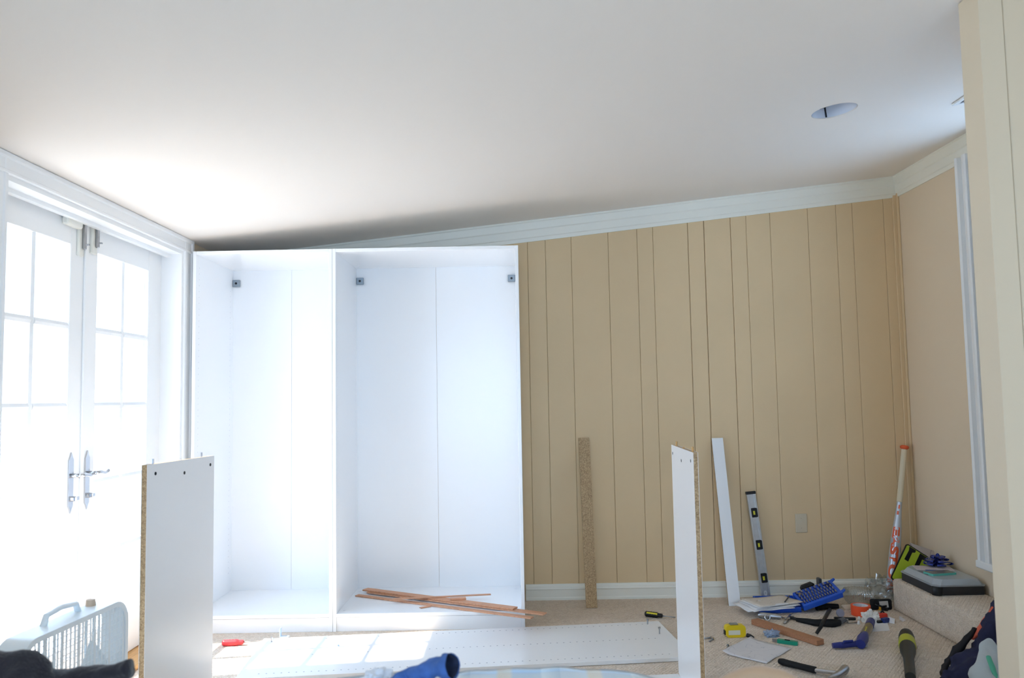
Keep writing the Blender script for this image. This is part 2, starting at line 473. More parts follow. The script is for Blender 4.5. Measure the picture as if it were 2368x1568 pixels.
MB().box(XR + 0.048, XR + 0.052, WY0 + 0.04, WY1 - 0.04, WZ0 + 0.05, WZ1 - 0.05).build('glass_pane', GLASS, w1, world=True)
n = 46
for i in range(n):
    zz = WZ0 + 0.01 + (WZ1 - WZ0 - 0.03) * i / (n - 1)
    MB().box(-0.024, 0.024, WY0 + 0.005, WY1 - 0.005, -0.0012, 0.0012, m=T(XR + 0.1, 0, zz) @ Matrix.Rotation(1.1, 4, 'Y')).build('daylight_block_slat', DOORW, w1, world=True)  # slats added behind the glass to block daylight from this window

# left wall around the double doors
DY0, DY1, DZ = -2.185, -0.640, 2.004
mb = MB()
mb.box(XL - 0.16, XL, YF, DY0, 0, 2.12).box(XL - 0.16, XL, DY1, 0.0, 0, 2.12).box(XL - 0.16, XL, DY0, DY1, DZ, 2.12)
struct(mb.build('wall_left', WALLR), 'beige side wall around the glazed double doors', 'wall')
# rear wall behind the camera with a wide window
RX0, RX1, RZ0, RZ1 = 0.4, 3.6, 0.45, 2.06
mb = MB()
mb.box(XL - 0.1, RX0, YF - 0.12, YF, 0, 2.3).box(RX1, XR + 0.1, YF - 0.12, YF, 0, 2.75).box(RX0, RX1, YF - 0.12, YF, 0, RZ0).box(RX0, RX1, YF - 0.12, YF, RZ1, 2.6)
struct(mb.build('wall_rear', WALLR), 'beige wall with a wide window behind the viewer', 'wall')
w2 = struct(thing('window_2', '', 'window', ((RX0 + RX1) / 2, YF, RZ0)), 'wide white framed window behind the viewer', 'window')
for a, b, c, d in ((RX0, RX0 + 0.05, RZ0, RZ1), (RX1 - 0.05, RX1, RZ0, RZ1), (RX0 + 0.05, RX1 - 0.05, RZ0, RZ0 + 0.05), (RX0 + 0.05, RX1 - 0.05, RZ1 - 0.05, RZ1), (1.88, 1.92, RZ0 + 0.05, RZ1 - 0.05)):
    MB().box(a, b, YF - 0.09, YF - 0.04, c, d).build('sash', DOORW, w2, world=True)
MB().box(RX0 + 0.05, 1.88, YF - 0.068, YF - 0.064, RZ0 + 0.05, RZ1 - 0.05).build('glass_pane', GLASS, w2, world=True)
MB().box(1.92, RX1 - 0.05, YF - 0.068, YF - 0.064, RZ0 + 0.05, RZ1 - 0.05).build('glass_pane', GLASS, w2, world=True)

# partition end on the right, planked, nearer than the window
PX, PY0, PY1 = 3.135, -2.50, -2.418
mb = MB(); mb.sweep([(PX + 0.012, 0), (XR, 0), (XR, zc(XR) - 0.003), (PX + 0.012, zc(PX) - 0.003)], (0, PY0 + 0.006, 0), (0, PY1, 0), (1, 0, 0), (0, 0, 1))
wall_part = struct(mb.build('wall_partition', mat('groove_paint', (206, 182, 144), 0.8)), 'pale painted plank partition end at the right edge of the view', 'wall')
PARTM = mat('cream_partition_paint', (223, 208, 182), 0.5, bump=0.06, bscale=60)
for a, b in ((PX + 0.012, PX + 0.079), (PX + 0.079, PX + 0.235), (PX + 0.235, PX + 0.40), (PX + 0.40, XR)):
    plank(a, b, PY0 - 0.006, PY0 + 0.007, wall_part, material=PARTM)
MB().sweep([(PX, 0), (PX + 0.012, 0), (PX + 0.012, zc(PX) - 0.003), (PX, zc(PX) - 0.003)], (0, PY0 - 0.014, 0), (0, PY1 + 0.006, 0), (1, 0, 0), (0, 0, 1)).build('end_board', PARTM, wall_part, world=True)

# crown mouldings and corner strips
CP = [(0, 0), (0.0, -0.105), (0.008, -0.105), (0.011, -0.088), (0.016, -0.084), (0.020, -0.050), (0.026, -0.044), (0.034, -0.012), (0.040, -0.008), (0.040, 0)]
CP = [(u_, v_ * 1.2) for u_, v_ in CP]
mb = MB(); mb.sweep(CP, (XL, -0.006, zc(XL)), (XR, -0.006, zc(XR)), (0, -1, 0), (0, 0, 1))
struct(mb.build('trim_1', TRIM), 'cream crown moulding rising along the top of the back wall', 'moulding')
mb = MB(); mb.sweep(CP, (XR, -0.006, zc(XR)), (XR, PY1, zc(XR) ), (-1, 0, 0), (0, 0, 1))
struct(mb.build('trim_2', TRIM), 'cream crown moulding level along the right wall', 'moulding')
CREAM = WALLM
mb = MB(); mb.box(XR - 0.032, XR, -0.016, -0.006, 0.09, zc(XR) - 0.10, 0.003); mb.box(XR - 0.012, XR, -0.034, -0.016, 0.09, zc(XR) - 0.10, 0.003)
struct(mb.build('trim_3', CREAM), 'narrow beige vertical strip in the corner of back and right walls', 'moulding')
BP = [(0, 0), (0.014, 0), (0.014, 0.012), (0.011, 0.018), (0.012, 0.058), (0.016, 0.064), (0.014, 0.074), (0.008, 0.080), (0.006, 0.092), (0.0, 0.092)]
mb = MB(); mb.sweep(BP, (1.76, -0.006, 0), (XR - 0.002, -0.006, 0), (0, -1, 0), (0, 0, 1))
struct(mb.build('baseboard_back', TRIM), 'white moulded baseboard along the panelled back wall', 'baseboard')
mb = MB(); mb.sweep(BP, (XR, -0.022, 0), (XR, -0.345, 0), (-1, 0, 0), (0, 0, 1))
struct(mb.build('baseboard_right', TRIM), 'short white baseboard on the right wall behind the carpeted step', 'baseboard')

# carpeted step along the right wall
mb = MB(); mb.box(3.770, XR - 0.001, PY1 + 0.004, -0.345, 0.0, 0.17, 0.018, seg=3)
struct(smooth_angle(mb.build('carpeted_step', CARPET)), 'low carpeted step running along the right wall', 'step')

# casing and frame of the double doors
CF = [(0, 0), (0.0, 0.11), (0.022, 0.11), (0.022, 0.088), (0.015, 0.080), (0.015, 0.024), (0.019, 0.018), (0.019, 0.004), (0.012, 0.0)]
fr = struct(thing('trim_4', '', 'trim', (XL, DY1, 0)), 'white casing and jambs framing the glazed double doors', 'door frame')
mb = MB(); mb.sweep(CF, (XL, DY1, 0), (XL, DY1, DZ + 0.08), (1, 0, 0), (0, 1, 0)); mb.build('casing', DOORW, fr, world=True)
mb = MB(); mb.sweep([(u, -v) for u, v in CF], (XL, -2.125, 0), (XL, -2.125, DZ + 0.08), (1, 0, 0), (0, 1, 0)); mb.build('casing', DOORW, fr, world=True)
mb = MB(); mb.sweep([(u, v * 0.66) for u, v in CF], (XL + 0.002, -2.235, DZ), (XL + 0.002, DY1 + 0.10, DZ), (1, 0, 0), (0, 0, 1)); mb.build('head_casing', DOORW, fr, world=True)
MB().box(XL - 0.16, XL + 0.008, DY1 - 0.018, DY1, 0, DZ).box(XL - 0.16, XL - 0.10, DY1 - 0.060, DY1 - 0.018, 0, DZ - 0.02).build('jamb', DOORW, fr, world=True)
MB().box(XL - 0.16, XL + 0.008, DY0, -2.125, 0, DZ).build('jamb', DOORW, fr, world=True)
MB().box(XL - 0.16, XL + 0.008, DY0 + 0.06, DY1 - 0.018, DZ - 0.018, DZ).box(XL - 0.075, XL - 0.05, DY0 + 0.06, DY1 - 0.018, DZ - 0.034, DZ - 0.018).build('head_jamb', DOORW, fr, world=True)
MB().box(XL - 0.20, XL + 0.03, -2.125, DY1 - 0.018, -0.002, 0.022, 0.006).build('threshold', OAKW, fr, world=True, label='light oak threshold board')

# glazed double doors, five by two panes each
DXF, DXB = -0.138, -0.178
ROWS = [0.215, 0.535, 0.857, 1.195, 1.530, 1.875]
def glazed_door(name, ya, yb, label, hy):
    d = struct(thing(name, label, 'door', ((DXF + DXB) / 2, (ya + yb) / 2, 0.024)), label, 'door')
    pa, pb = ya + 0.108, yb - 0.108
    top = 1.984
    for a, b in ((ya, pa), (pb, yb)):
        MB().box(DXB, DXF, a, b, 0.026, top, 0.003).build('stile', DOORW, d, world=True)
    for a, b in ((0.026, ROWS[0]), (ROWS[-1], top)):
        MB().box(DXB, DXF, pa, pb, a, b, 0.002).build('rail', DOORW, d, world=True)
    mid = (pa + pb) / 2
    prof_ = [(-0.019, 0), (-0.013, 0.0135), (0.013, 0.0135), (0.019, 0), (0.013, -0.0135), (-0.013, -0.0135)]
    xm = (DXB + DXF) / 2
    MB().sweep(prof_, (xm, mid, ROWS[0]), (xm, mid, ROWS[-1]), (1, 0, 0), (0, 1, 0)).build('muntin', DOORW, d, world=True)
    for z in ROWS[1:-1]:
        for a, b in ((pa, mid - 0.0135), (mid + 0.0135, pb)):
            MB().sweep(prof_, (xm, a, z), (xm, b, z), (1, 0, 0), (0, 0, 1)).build('muntin', DOORW, d, world=True)
    for z0_, z1_ in zip(ROWS, ROWS[1:]):
        for a, b in ((pa, mid - 0.012), (mid + 0.012, pb)):
            MB().box(xm - 0.002, xm + 0.002, a, b, z0_ + (0.012 if z0_ > 0.3 else 0), z1_ - (0.012 if z1_ < 1.8 else 0)).build('glass_pane', GLASS, d, world=True)
    # long plate handle with lever and key turn
    hz = 0.885
    pts = [(-0.017, -0.105), (-0.007, -0.118), (0, -0.135), (0.007, -0.118), (0.017, -0.105), (0.017, 0.085), (0.007, 0.10), (0, 0.117), (-0.007, 0.10), (-0.017, 0.085)]
    mx = Matrix(((0, 0, 1, DXF), (1, 0, 0, hy), (0, 1, 0, hz), (0, 0, 0, 1)))
    hp = MB().prism(pts, 0.006, mx).build('handle_plate', CHROME, d, world=True, label='chrome backplate with pointed ends')
    lv = MB().tube([(DXF + 0.004, hy, hz + 0.02), (DXF + 0.045, hy, hz + 0.02)], 0.009).tube([(DXF + 0.045, hy - 0.008, hz + 0.02), (DXF + 0.048, hy + 0.03, hz + 0.022), (DXF + 0.046, hy + 0.07, hz + 0.014), (DXF + 0.044, hy + 0.10, hz + 0.022)], [0.009, 0.008, 0.007, 0.009])
    o = lv.build('lever', CHROME, hp, smooth=True, world=True)
    o = MB().tube([(DXF + 0.004, hy, hz - 0.075), (DXF + 0.022, hy, hz - 0.075)], 0.011).box(DXF + 0.02, DXF + 0.032, hy - 0.004, hy + 0.02, hz - 0.083, hz - 0.067, 0.002).build('key_turn', CHROME, hp, world=True)
    return d
d1 = glazed_door('door_1', -2.124, -1.417, 'white glazed door nearer the viewer, left leaf of the pair', -1.493)
d2 = glazed_door('door_2', -1.413, -0.700, 'white glazed door leaf beside the wardrobe, right of the pair', -1.366)
MB().box(DXF, DXF + 0.010, -1.424, -1.405, 0.03, 1.98, 0.003).build('astragal', DOORW, d2, world=True)
# slide bolts and the alarm contact at the heads of the leaves
for d, y, lo in ((d1, -1.458, 1.835), (d2, -1.352, 1.862)):
    sb = MB().box(DXF, DXF + 0.012, y - 0.024, y + 0.018, lo, 1.978, 0.003).build('slide_bolt_plate', mat('cream_bolt_paint', (232, 230, 220), 0.5), d, world=True)
    MB().box(DXF + 0.012, DXF + 0.026, y - 0.002, y + 0.014, lo + 0.03, 1.982, 0.003).tube([(DXF + 0.02, y + 0.006, lo + 0.05), (DXF + 0.04, y + 0.006, lo + 0.05)], 0.004).build('bolt', STEEL, sb, world=True)
MB().box(DXF, DXF + 0.03, -1.60, -1.482, 1.945, 1.98, 0.007).build('door_contact', mat('cream_bolt_paint', (232, 230, 220), 0.5), d1, world=True, label='small cream alarm contact box')

# recessed lamp housing without its trim, and the air register
lt = thing('recessed_ceiling_lamp', 'empty round recessed lamp housing in the sloping ceiling', 'ceiling light', (HOLE.x, HOLE.y, zc(HOLE.x)), rot=(0, -CEIL_A, 0))
CANW = mat('can_white_enamel', (226, 230, 238), 0.35)
o = MB().lathe([(0.0915, 0.004), (0.0915, 0.05), (0.089, 0.10), (0.075, 0.15), (0.03, 0.162), (0.0305, 0.166), (0.077, 0.154), (0.0925, 0.10), (0.0932, 0.004)], 40, cap=False).build('housing', CANW, lt, smooth=True)
MB().lathe([(0.0, 0.158), (0.034, 0.158), (0.034, 0.168), (0.0, 0.168)], 20, cap=False).build('socket_plate', CANW, lt)
MB().box(-0.003, 0.003, 0.086, 0.0905, 0.004, 0.06).build('housing_slot', DARKHOLE, lt)
MB().tube([(-0.086, -0.02, 0.01), (-0.080, -0.05, 0.002), (-0.05, -0.079, 0.003), (-0.01, -0.0895, 0.006)], 0.003, 6).build('dark_crack', DARKHOLE, lt)  # dark tube standing in for the dark crack along the rim
vt = thing('air_vent', 'white rectangular air register on the ceiling by the partition', 'vent', (3.677, -1.371, zc(3.677)), rot=(0, -CEIL_A, 0))
VW, VL = 0.26, 0.36
mb = MB()
for a, b, c, d in ((0, VW, -0.022, 0), (0, VW, -VL, -VL + 0.022), (0, 0.022, -VL + 0.022, -0.022), (VW - 0.022, VW, -VL + 0.022, -0.022)):
    mb.box(a, b, c, d, -0.010, -0.001, 0.002)
mb.build('frame', DOORW, vt)
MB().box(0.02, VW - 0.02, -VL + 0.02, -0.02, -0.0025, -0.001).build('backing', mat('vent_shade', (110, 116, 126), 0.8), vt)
for i in range(15):
    MB().box(-0.001, 0.001, -VL + 0.022, -0.022, -0.007, 0.003, m=T(0.034 + i * 0.0138, 0, -0.005) @ Matrix.Rotation(0.7, 4, 'Y')).build('louvre', mat('vent_louvre', (196, 202, 212), 0.5), vt)
# wall plate
op = thing('outlet_cover', 'blank beige cover plate on the panelled wall', 'outlet cover', (3.403, -0.006, 0.366))
MB().box(-0.035, 0.035, -0.008, 0, 0, 0.112, 0.004, seg=2).build('plate', mat('beige_plate', (212, 198, 172), 0.4), op)
for z in (0.028, 0.084):
    MB().lathe([(0.0, 0), (0.003, 0), (0.0025, 0.0012), (0, 0.0015)], 10, T(0, -0.008, z) @ Matrix.Rotation(PI / 2, 4, 'X'), cap=False).build('screw', mat('beige_plate2', (200, 186, 160), 0.4), op)

# ================================================================ WARDROBE FRAMES
WF, WBK = -0.595, -0.016
def screw_cover(parent, x, y, z):
    pass
def wardrobe(x0, w, label, clips, holes_left=True):
    x0 += 0.0006; x1 = x0 + w - 0.0012
    t = thing('open_wardrobe', label, 'wardrobe', ((x0 + x1) / 2, (WF + WBK) / 2, 0), group='open white wardrobe frames')
    H = 2.012
    MB().box(x0, x0 + 0.018, WF, WBK, 0, H, 0.0012).build('side_panel', WHITE, t, world=True)
    MB().box(x1 - 0.018, x1, WF, WBK, 0, H, 0.0012).build('side_panel', WHITE, t, world=True)
    MB().box(x0 + 0.018, x1 - 0.018, WF + 0.001, WBK, 1.994, H, 0.001).build('top_panel', WHITE, t, world=True)
    MB().box(x0 + 0.018, x1 - 0.018, WF + 0.001, WBK, 0.073, 0.091, 0.001).build('bottom_panel', WHITE, t, world=True)
    MB().box(x0 + 0.018, x1 - 0.018, WF + 0.006, WF + 0.022, 0.0, 0.071, 0.001).build('plinth', WHITE, t, world=True)
    mid = (x0 + x1) / 2
    for a, b in ((x0 + 0.0175, mid - 0.0006), (mid + 0.0006, x1 - 0.0175)):
        MB().box(a, b, -0.030, -0.026, 0.0905, 1.9945).build('back_panel', WHITE, t, world=True)
    for s in clips:
        xx = x0 + 0.0405 if s < 0 else x1 - 0.0405
        b = MB().box(xx - 0.0225, xx + 0.0225, -0.046, -0.0305, 1.895, 1.937, 0.003).build('wall_bracket', GREYMET, t, world=True, label='grey wall fixing bracket')
        MB().lathe([(0.0, 0), (0.007, 0), (0.007, 0.001), (0, 0.001)], 14, T(xx, -0.0462, 1.916) @ Matrix.Rotation(PI / 2, 4, 'X'), cap=False).build('fixing_hole', DARKHOLE, b, world=True)
    # rows of shelf pin holes on the inner faces, too small to count singly
    mb = MB()
    for xs, nx in ((x0 + 0.0181, 1), (x1 - 0.0181, -1)):
        for y in (WF + 0.045, WBK - 0.06):
            for i in range(55):
                z = 0.20 + i * 0.032
                mb.box(min(xs, xs + nx * 0.0003), max(xs, xs + nx * 0.0003), y - 0.0022, y + 0.0022, z - 0.0022, z + 0.0022)
    mb.build('shelf_pin_holes', mat('pin_hole', (196, 198, 202), 0.9), t, world=True, kind='stuff')
    for z in (1.9938, 0.0912):
        for xx in (x0 + 0.045, x1 - 0.045):
            for y in (WF + 0.07, WBK - 0.09):
                MB().lathe([(0, 0), (0.0075, 0), (0.0075, 0.0006), (0, 0.0006)], 12, T(xx, y, z - 0.0003), cap=False).build('cam_cover', mat('cam_cover_grey', (206, 208, 212), 0.5), t, world=True)
    return t
wardrobe(0.0, 0.75, 'narrower open white wardrobe frame standing next to the glazed doors', (-1,))
wardrobe(0.75, 1.0, 'wider open white wardrobe frame holding the wood strips', (-1, 1))

# a third frame being put together: side panels and end boards
def holed_panel(name, label, corner, ang, L, Wd, z):
    t = thing(name, label, 'panel', (corner[0], corner[1], z), ang)
    MB().box(0, L, -Wd, 0, 0, 0.018, 0.001).build('board', WHITE, t)
    mb = MB()
    for y in (-0.045, -Wd / 2, -Wd + 0.05):
        for i in range(58):
            x = 0.09 + i * 0.032
            mb.box(x - 0.003, x + 0.003, y - 0.003, y + 0.003, 0.0179, 0.0183)
    mb.build('shelf_pin_holes', mat('pin_hole_dark', (150, 154, 164), 0.9), t, kind='stuff')
    return t
PA = 0.0980
pnl = holed_panel('wardrobe_side_panel', 'long white panel with rows of holes lying in front of the wardrobe', (0.444, -0.762), PA, 2.012, 0.58, 0.002)
for lx, ly, hh in ((1.94, -0.05, 0.045), (1.955, -0.22, 0.05), (1.965, -0.53, 0.05), (0.05, -0.06, 0.04)):
    MB().lathe([(0, 0.018), (0.0035, 0.018), (0.0035, hh - 0.008), (0.006, hh - 0.008), (0.006, hh), (0, hh)], 10, T(lx, ly, 0), cap=False).build('connector_bolt', STEEL, pnl)
holed_panel('wardrobe_side_panel', 'second long white panel lying beneath the two upright boards', (0.385, -1.545), 0.0905, 2.012, 0.50, 0.002)
def upright_board(label, far, near, thick, side, h, zb=0.0205, pin=None):
    far = Vector((far[0], far[1], 0)); near = Vector((near[0], near[1], 0))
    d = (near - far); L = d.length; a = math.atan2(d.y, d.x)
    t = thing('upright_board', label, 'board', (far.x, far.y, zb), a)
    y0_, y1_ = (0, thick) if side > 0 else (-thick, 0)
    MB().box(0.0012, L - 0.0012, y0_, y1_, 0, h - 0.0012).build('core', CHIP, t, label='raw chipboard edges')
    # melamine skins on the two faces
    MB().box(0, L, y0_ - 0.0012, y0_, 0, h).build('face_skin', WHITE, t)
    MB().box(0, L, y1_, y1_ + 0.0012, 0, h).build('face_skin', WHITE, t)
    for fx in (0.08, L / 2, L - 0.05):
        MB().tube([(fx, (y0_ + y1_) / 2, h - 0.01), (fx, (y0_ + y1_) / 2, h + (0.018 if fx != L / 2 else 0.004))], 0.004, 10).build('dowel', pin or OAKW, t)
    yf = y1_ + 0.0013 if side < 0 else y0_ - 0.0013
    for fx, fz in ((0.03, 0.035), (L * 0.48, 0.05), (L - 0.05, 0.035)):
        MB().lathe([(0.0, -0.0005), (0.0065, -0.0005), (0.0065, 0.0005), (0.0, 0.0005)], 14, T(fx, yf, h - fz) @ Matrix.Rotation(PI / 2, 4, 'X'), cap=False).build('bolt_hole', DARKHOLE, t)
    return t
ub = upright_board('white board with chipboard edge standing upright in front of the doors', (0.478, -1.535), (0.4105, -1.9876), 0.020, -1, 0.961, pin=STEEL)
ub2 = upright_board('white board with chipboard edge standing upright at the middle of the room', (2.393, -1.357), (2.3792, -1.8471), 0.016, 1, 0.961)
# ================================================================ OBJECTS
def bar(mb, a, b, w, h, bev=0.0008, up=(0, 0, 1)):
    """rectangular bar from a to b, w wide, h thick, resting with its underside at the points"""
    a = Vector(a); b = Vector(b); L = (b - a).length
    return mb.box(0, L, -w / 2, w / 2, 0, h, bev, m=frame(a, b - a, up))
# --- wood strips inside the wider wardrobe
def strip(a, b, w, h, label, material=CEDAR):
    mb = MB(); bar(mb, a, b, w, h)
    a = Vector(a); b = Vector(b)
    o = mb.build('wood_strip', material)
    return tag(o, label, 'wood strip', 'cedar strips in the wardrobe')
strip((0.80, -0.215, 0.0916), (1.785, -0.745, 0.0916), 0.034, 0.006, 'long thin reddish wood strip lowest in the wardrobe pile')
strip((0.86, -0.165, 0.0980), (1.850, -0.700, 0.0980), 0.045, 0.006, 'reddish wood strip reaching farthest out of the wardrobe')
strip((0.832, -0.136, 0.1044), (1.700, -0.612, 0.1044), 0.050, 0.008, 'widest reddish wood strip lying on top of the pile')
strip((1.034, -0.401, 0.1128), (1.564, -0.333, 0.1128), 0.022, 0.005, 'slender wood strip crossing over the others in the wardrobe')
strip((1.348, -0.432, 0.1128), (1.432, -0.420, 0.1128), 0.034, 0.009, 'short light wood offcut on top of the strip pile')
strip((1.195, -0.512, 0.0914), (1.245, -0.478, 0.0914), 0.022, 0.004, 'tiny wood offcut lying alone on the wardrobe floor')

# --- boards and tools leaning on the back wall
def leaning(name, label, foot, top, w, th, material, cat, capm=None):
    foot = Vector(foot); top = Vector(top)
    t = thing(name, label, cat, foot)
    zax = (top - foot); L = zax.length; z = zax.normalized(); x = Vector((1, 0, 0)); x = (x - z * x.dot(z)).normalized(); y = z.cross(x)
    M_ = Matrix(((x.x, y.x, z.x, 0), (x.y, y.y, z.y, 0), (x.z, y.z, z.z, 0), (0, 0, 0, 1)))
    return t, M_, L
t, M_, L = leaning('leaning_plinth_strip', 'raw chipboard strip leaning on the back wall beside the wardrobe', (2.130, -0.216, 0.0), (2.124, -0.024, 0.949), 0.063, 0.016, CHIP, 'board')
MB().box(-0.032, 0.032, -0.0, 0.015, 0.002, L, 0.0008, m=M_).build('board', CHIP, t)
MB().box(-0.032, 0.032, 0.0152, 0.0162, 0.002, L, m=M_).build('white_face', WHITE, t)
t, M_, L = leaning('leaning_plinth_strip', 'white faced strip leaning on the back wall behind the upright board', (2.936, -0.222, 0.0), (2.920, -0.024, 0.934), 0.066, 0.016, WHITE, 'board')
MB().box(-0.0335, 0.0335, 0.0012, 0.015, 0.002, L, m=M_).build('core', CHIP, t)
MB().box(-0.0335, 0.0335, 0.0, 0.0011, 0.002, L, m=M_).build('white_face', WHITE, t)
# spirit level
t, M_, L = leaning('spirit_level', 'aluminium spirit level with yellow vials leaning on the back wall', (3.158, -0.082, 0.0), (3.104, -0.034, 0.616), 0.05, 0.02, STEEL, 'level')
ALU = mat('aluminium', (206, 208, 208), 0.35, 0.75, var=0.06, vscale=30)
mb = MB()
mb.box(-0.026, -0.014, -0.004, 0.018, 0.004, L - 0.006, 0.001, m=M_).box(0.014, 0.026, -0.004, 0.018, 0.004, L - 0.006, 0.001, m=M_).box(-0.014, 0.014, 0.004, 0.010, 0.004, L - 0.006, m=M_)
mb.build('body', ALU, t)
MB().box(-0.028, 0.028, -0.006, 0.020, L - 0.016, L, 0.002, m=M_).build('end_cap', BLACK, t)
MB().box(-0.028, 0.028, -0.006, 0.020, 0.0, 0.006, 0.001, m=M_).build('end_cap', BLACK, t)
VIAL = mat('yellow_vial', (214, 206, 60), 0.2)
for zc_ in (L * 0.80, L * 0.50, L * 0.195):
    h = MB().box(-0.015, 0.022, -0.0075, 0.020, zc_ - 0.027, zc_ + 0.027, 0.004, m=M_).build('vial_housing', BLACK, t)
    MB().tube([M_ @ Vector((0, -0.0075, zc_ - 0.011)), M_ @ Vector((0, -0.0075, zc_ + 0.011))], 0.0062, 12).build('vial', VIAL, h)
MB().lathe([(0.004, 0), (0.010, 0), (0.010, 0.002), (0.004, 0.002)], 16, M_ @ T(0, 0.0035, 0.035) @ Matrix.Rotation(PI / 2, 4, 'X') @ Matrix.Scale(1.5, 4, (0, 1, 0)), cap=False).build('hang_hole', mat('hang_hole_grey', (228, 228, 226), 0.4), t)

# baseball bat in the corner
foot = Vector((3.865, -0.112, 0.012)); knob = Vector((4.020, -0.052, 0.872))
t = thing('baseball_bat', 'silver and orange bat leaning upside down in the corner', 'bat', foot)
ax = (knob - foot); LB = ax.length; z = ax.normalized(); y = Vector((0.12, -1, 0)); y = (y - z * y.dot(z)).normalized(); x = y.cross(z)
BM_ = Matrix(((x.x, y.x, z.x, 0), (x.y, y.y, z.y, 0), (x.z, y.z, z.z, 0), (0, 0, 0, 1)))
def brad(s):
    k = [(0, 0.027), (0.02, 0.031), (0.30, 0.031), (0.42, 0.026), (0.52, 0.0185), (0.60, 0.0145), (1.0, 0.0135)]
    for (a, ra), (b, rb) in zip(k, k[1:]):
        if s <= b:
            return ra + (rb - ra) * (s - a) / (b - a)
    return k[-1][1]
BARREL = mat('bat_silver', (206, 212, 222), 0.25, 0.35)
smooth_angle(MB().lathe([(0.0, 0.0)] + [(brad(i / 40 * 0.62), i / 40 * 0.62 * LB) for i in range(41)], 28, BM_).build('barrel', BARREL, t))
smooth_angle(MB().lathe([(brad(0.62) + 0.0012 + 0.0012 * (i % 2), (0.62 + 0.355 * i / 48) * LB) for i in range(49)], 18, BM_).build('grip_tape', mat('grip_tape', (226, 214, 188), 0.8), t), 80)
ORANGE = mat('orange_paint', (240, 104, 60), 0.4)
MB().lathe([(0.0, 0.972 * LB), (0.014, 0.972 * LB), (0.024, 0.982 * LB), (0.025, 0.992 * LB), (0.018, LB), (0, LB)], 22, BM_, cap=False).build('knob', ORANGE, t, smooth=True)
cu = bpy.data.curves.new('bat_text', 'FONT'); cu.body = 'EASTON'; cu.size = 0.060; cu.space_character = 1.0; cu.offset = 0.0036
to = bpy.data.objects.new('bat_text_tmp', cu); COL.objects.link(to)
dg = bpy.context.evaluated_depsgraph_get(); dg.update()
tm = bpy.data.meshes.new_from_object(to.evaluated_get(dg))
bpy.data.objects.remove(to)
bm = bmesh.new(); bm.from_mesh(tm)
bmesh.ops.triangulate(bm, faces=bm.faces)
bmesh.ops.subdivide_edges(bm, edges=[e for e in bm.edges if e.calc_length() > 0.012], cuts=2)
def wrap(bm, s0, th0):
    for v in bm.verts:
        s = s0 - v.co.x * 1.62 / LB                                  # reads from the handle side downwards
        th = th0 + (v.co.y - 0.02) / 0.031
        r = brad(max(0, min(1, s))) + 0.0006
        v.co = BM_ @ Vector((r * math.cos(th), r * math.sin(th), s * LB))
wrap(bm, 0.455, math.radians(50))
mb = MB(); mb.bm.free(); mb.bm = bm
mb.build('lettering', ORANGE, t)
mb = MB()
for s0, s1, th in ((0.575, 0.60, 75), (0.535, 0.56, 62)):
    a = math.radians(th)
    r0, r1 = brad(s0) + 0.0008, brad(s1) + 0.0008
    mb.poly([BM_ @ Vector((r0 * math.cos(a - 0.5), r0 * math.sin(a - 0.5), s0 * LB)), BM_ @ Vector((r0 * 1.02 * math.cos(a), r0 * 1.02 * math.sin(a), s0 * LB)), BM_ @ Vector((r1 * 1.02 * math.cos(a), r1 * 1.02 * math.sin(a), s1 * LB)), BM_ @ Vector((r1 * math.cos(a - 0.5), r1 * math.sin(a - 0.5), s1 * LB))])
mb.build('orange_mark', ORANGE, t)

# --- on and beside the carpeted step
def slab(cs, th, mb=None, down=True):
    """slab whose top face has the four given corners"""
    mb = mb or MB()
    cs = [Vector(c) for c in cs]
    n = (cs[1] - cs[0]).cross(cs[3] - cs[0]).normalized()
    if n.z < 0:
        n = -n
    hi = [mb.bm.verts.new(c) for c in cs]; lo = [mb.bm.verts.new(c - n * th) for c in cs]
    mb.bm.faces.new(hi); mb.bm.faces.new(list(reversed(lo)))
    for i in range(4):
        mb.bm.faces.new((hi[i], lo[i], lo[(i + 1) % 4], hi[(i + 1) % 4]))
    return mb
# lime sign with a black border, tipped on its corner
A = D(2097, 1256, -0.275); B = D(2059, 1337, -0.325); C = D(2150, 1300, -0.285)
u = (B - A); v_ = (C - A); nrm = u.cross(v_).normalized()
if nrm.y > 0: nrm = -nrm
W_ = 0.34
vd = v_.normalized(); vd = (vd - u.normalized() * vd.dot(u.normalized())).normalized()
Lu = u.length
sg = thing('lime_sign', 'lime green sign with black border and letters propped by the step', 'sign', B)
SM = Matrix(((u.normalized().x, vd.x, nrm.x, (A - B).x), (u.normalized().y, vd.y, nrm.y, (A - B).y), (u.normalized().z, vd.z, nrm.z, (A - B).z), (0, 0, 0, 1)))
SX, SY = Lu, 0.24
def rrect(x0, x1, y0, y1, r, n=5):
    pts = []
    for cx, cy, a0 in ((x1 - r, y0 + r, -PI / 2), (x1 - r, y1 - r, 0), (x0 + r, y1 - r, PI / 2), (x0 + r, y0 + r, PI)):
        for i in range(n + 1):
            a = a0 + PI / 2 * i / n
            pts.append((cx + r * math.cos(a), cy + r * math.sin(a)))
    return pts
MB().prism(rrect(0, SX, 0, SY, 0.014), 0.006, SM, -0.006).build('border_board', BLACK, sg)
MB().prism(rrect(0.006, SX - 0.006, 0.006, SY - 0.006, 0.010), 0.0012, SM).build('lime_face', mat('lime_face', (186, 206, 58), 0.45), sg)
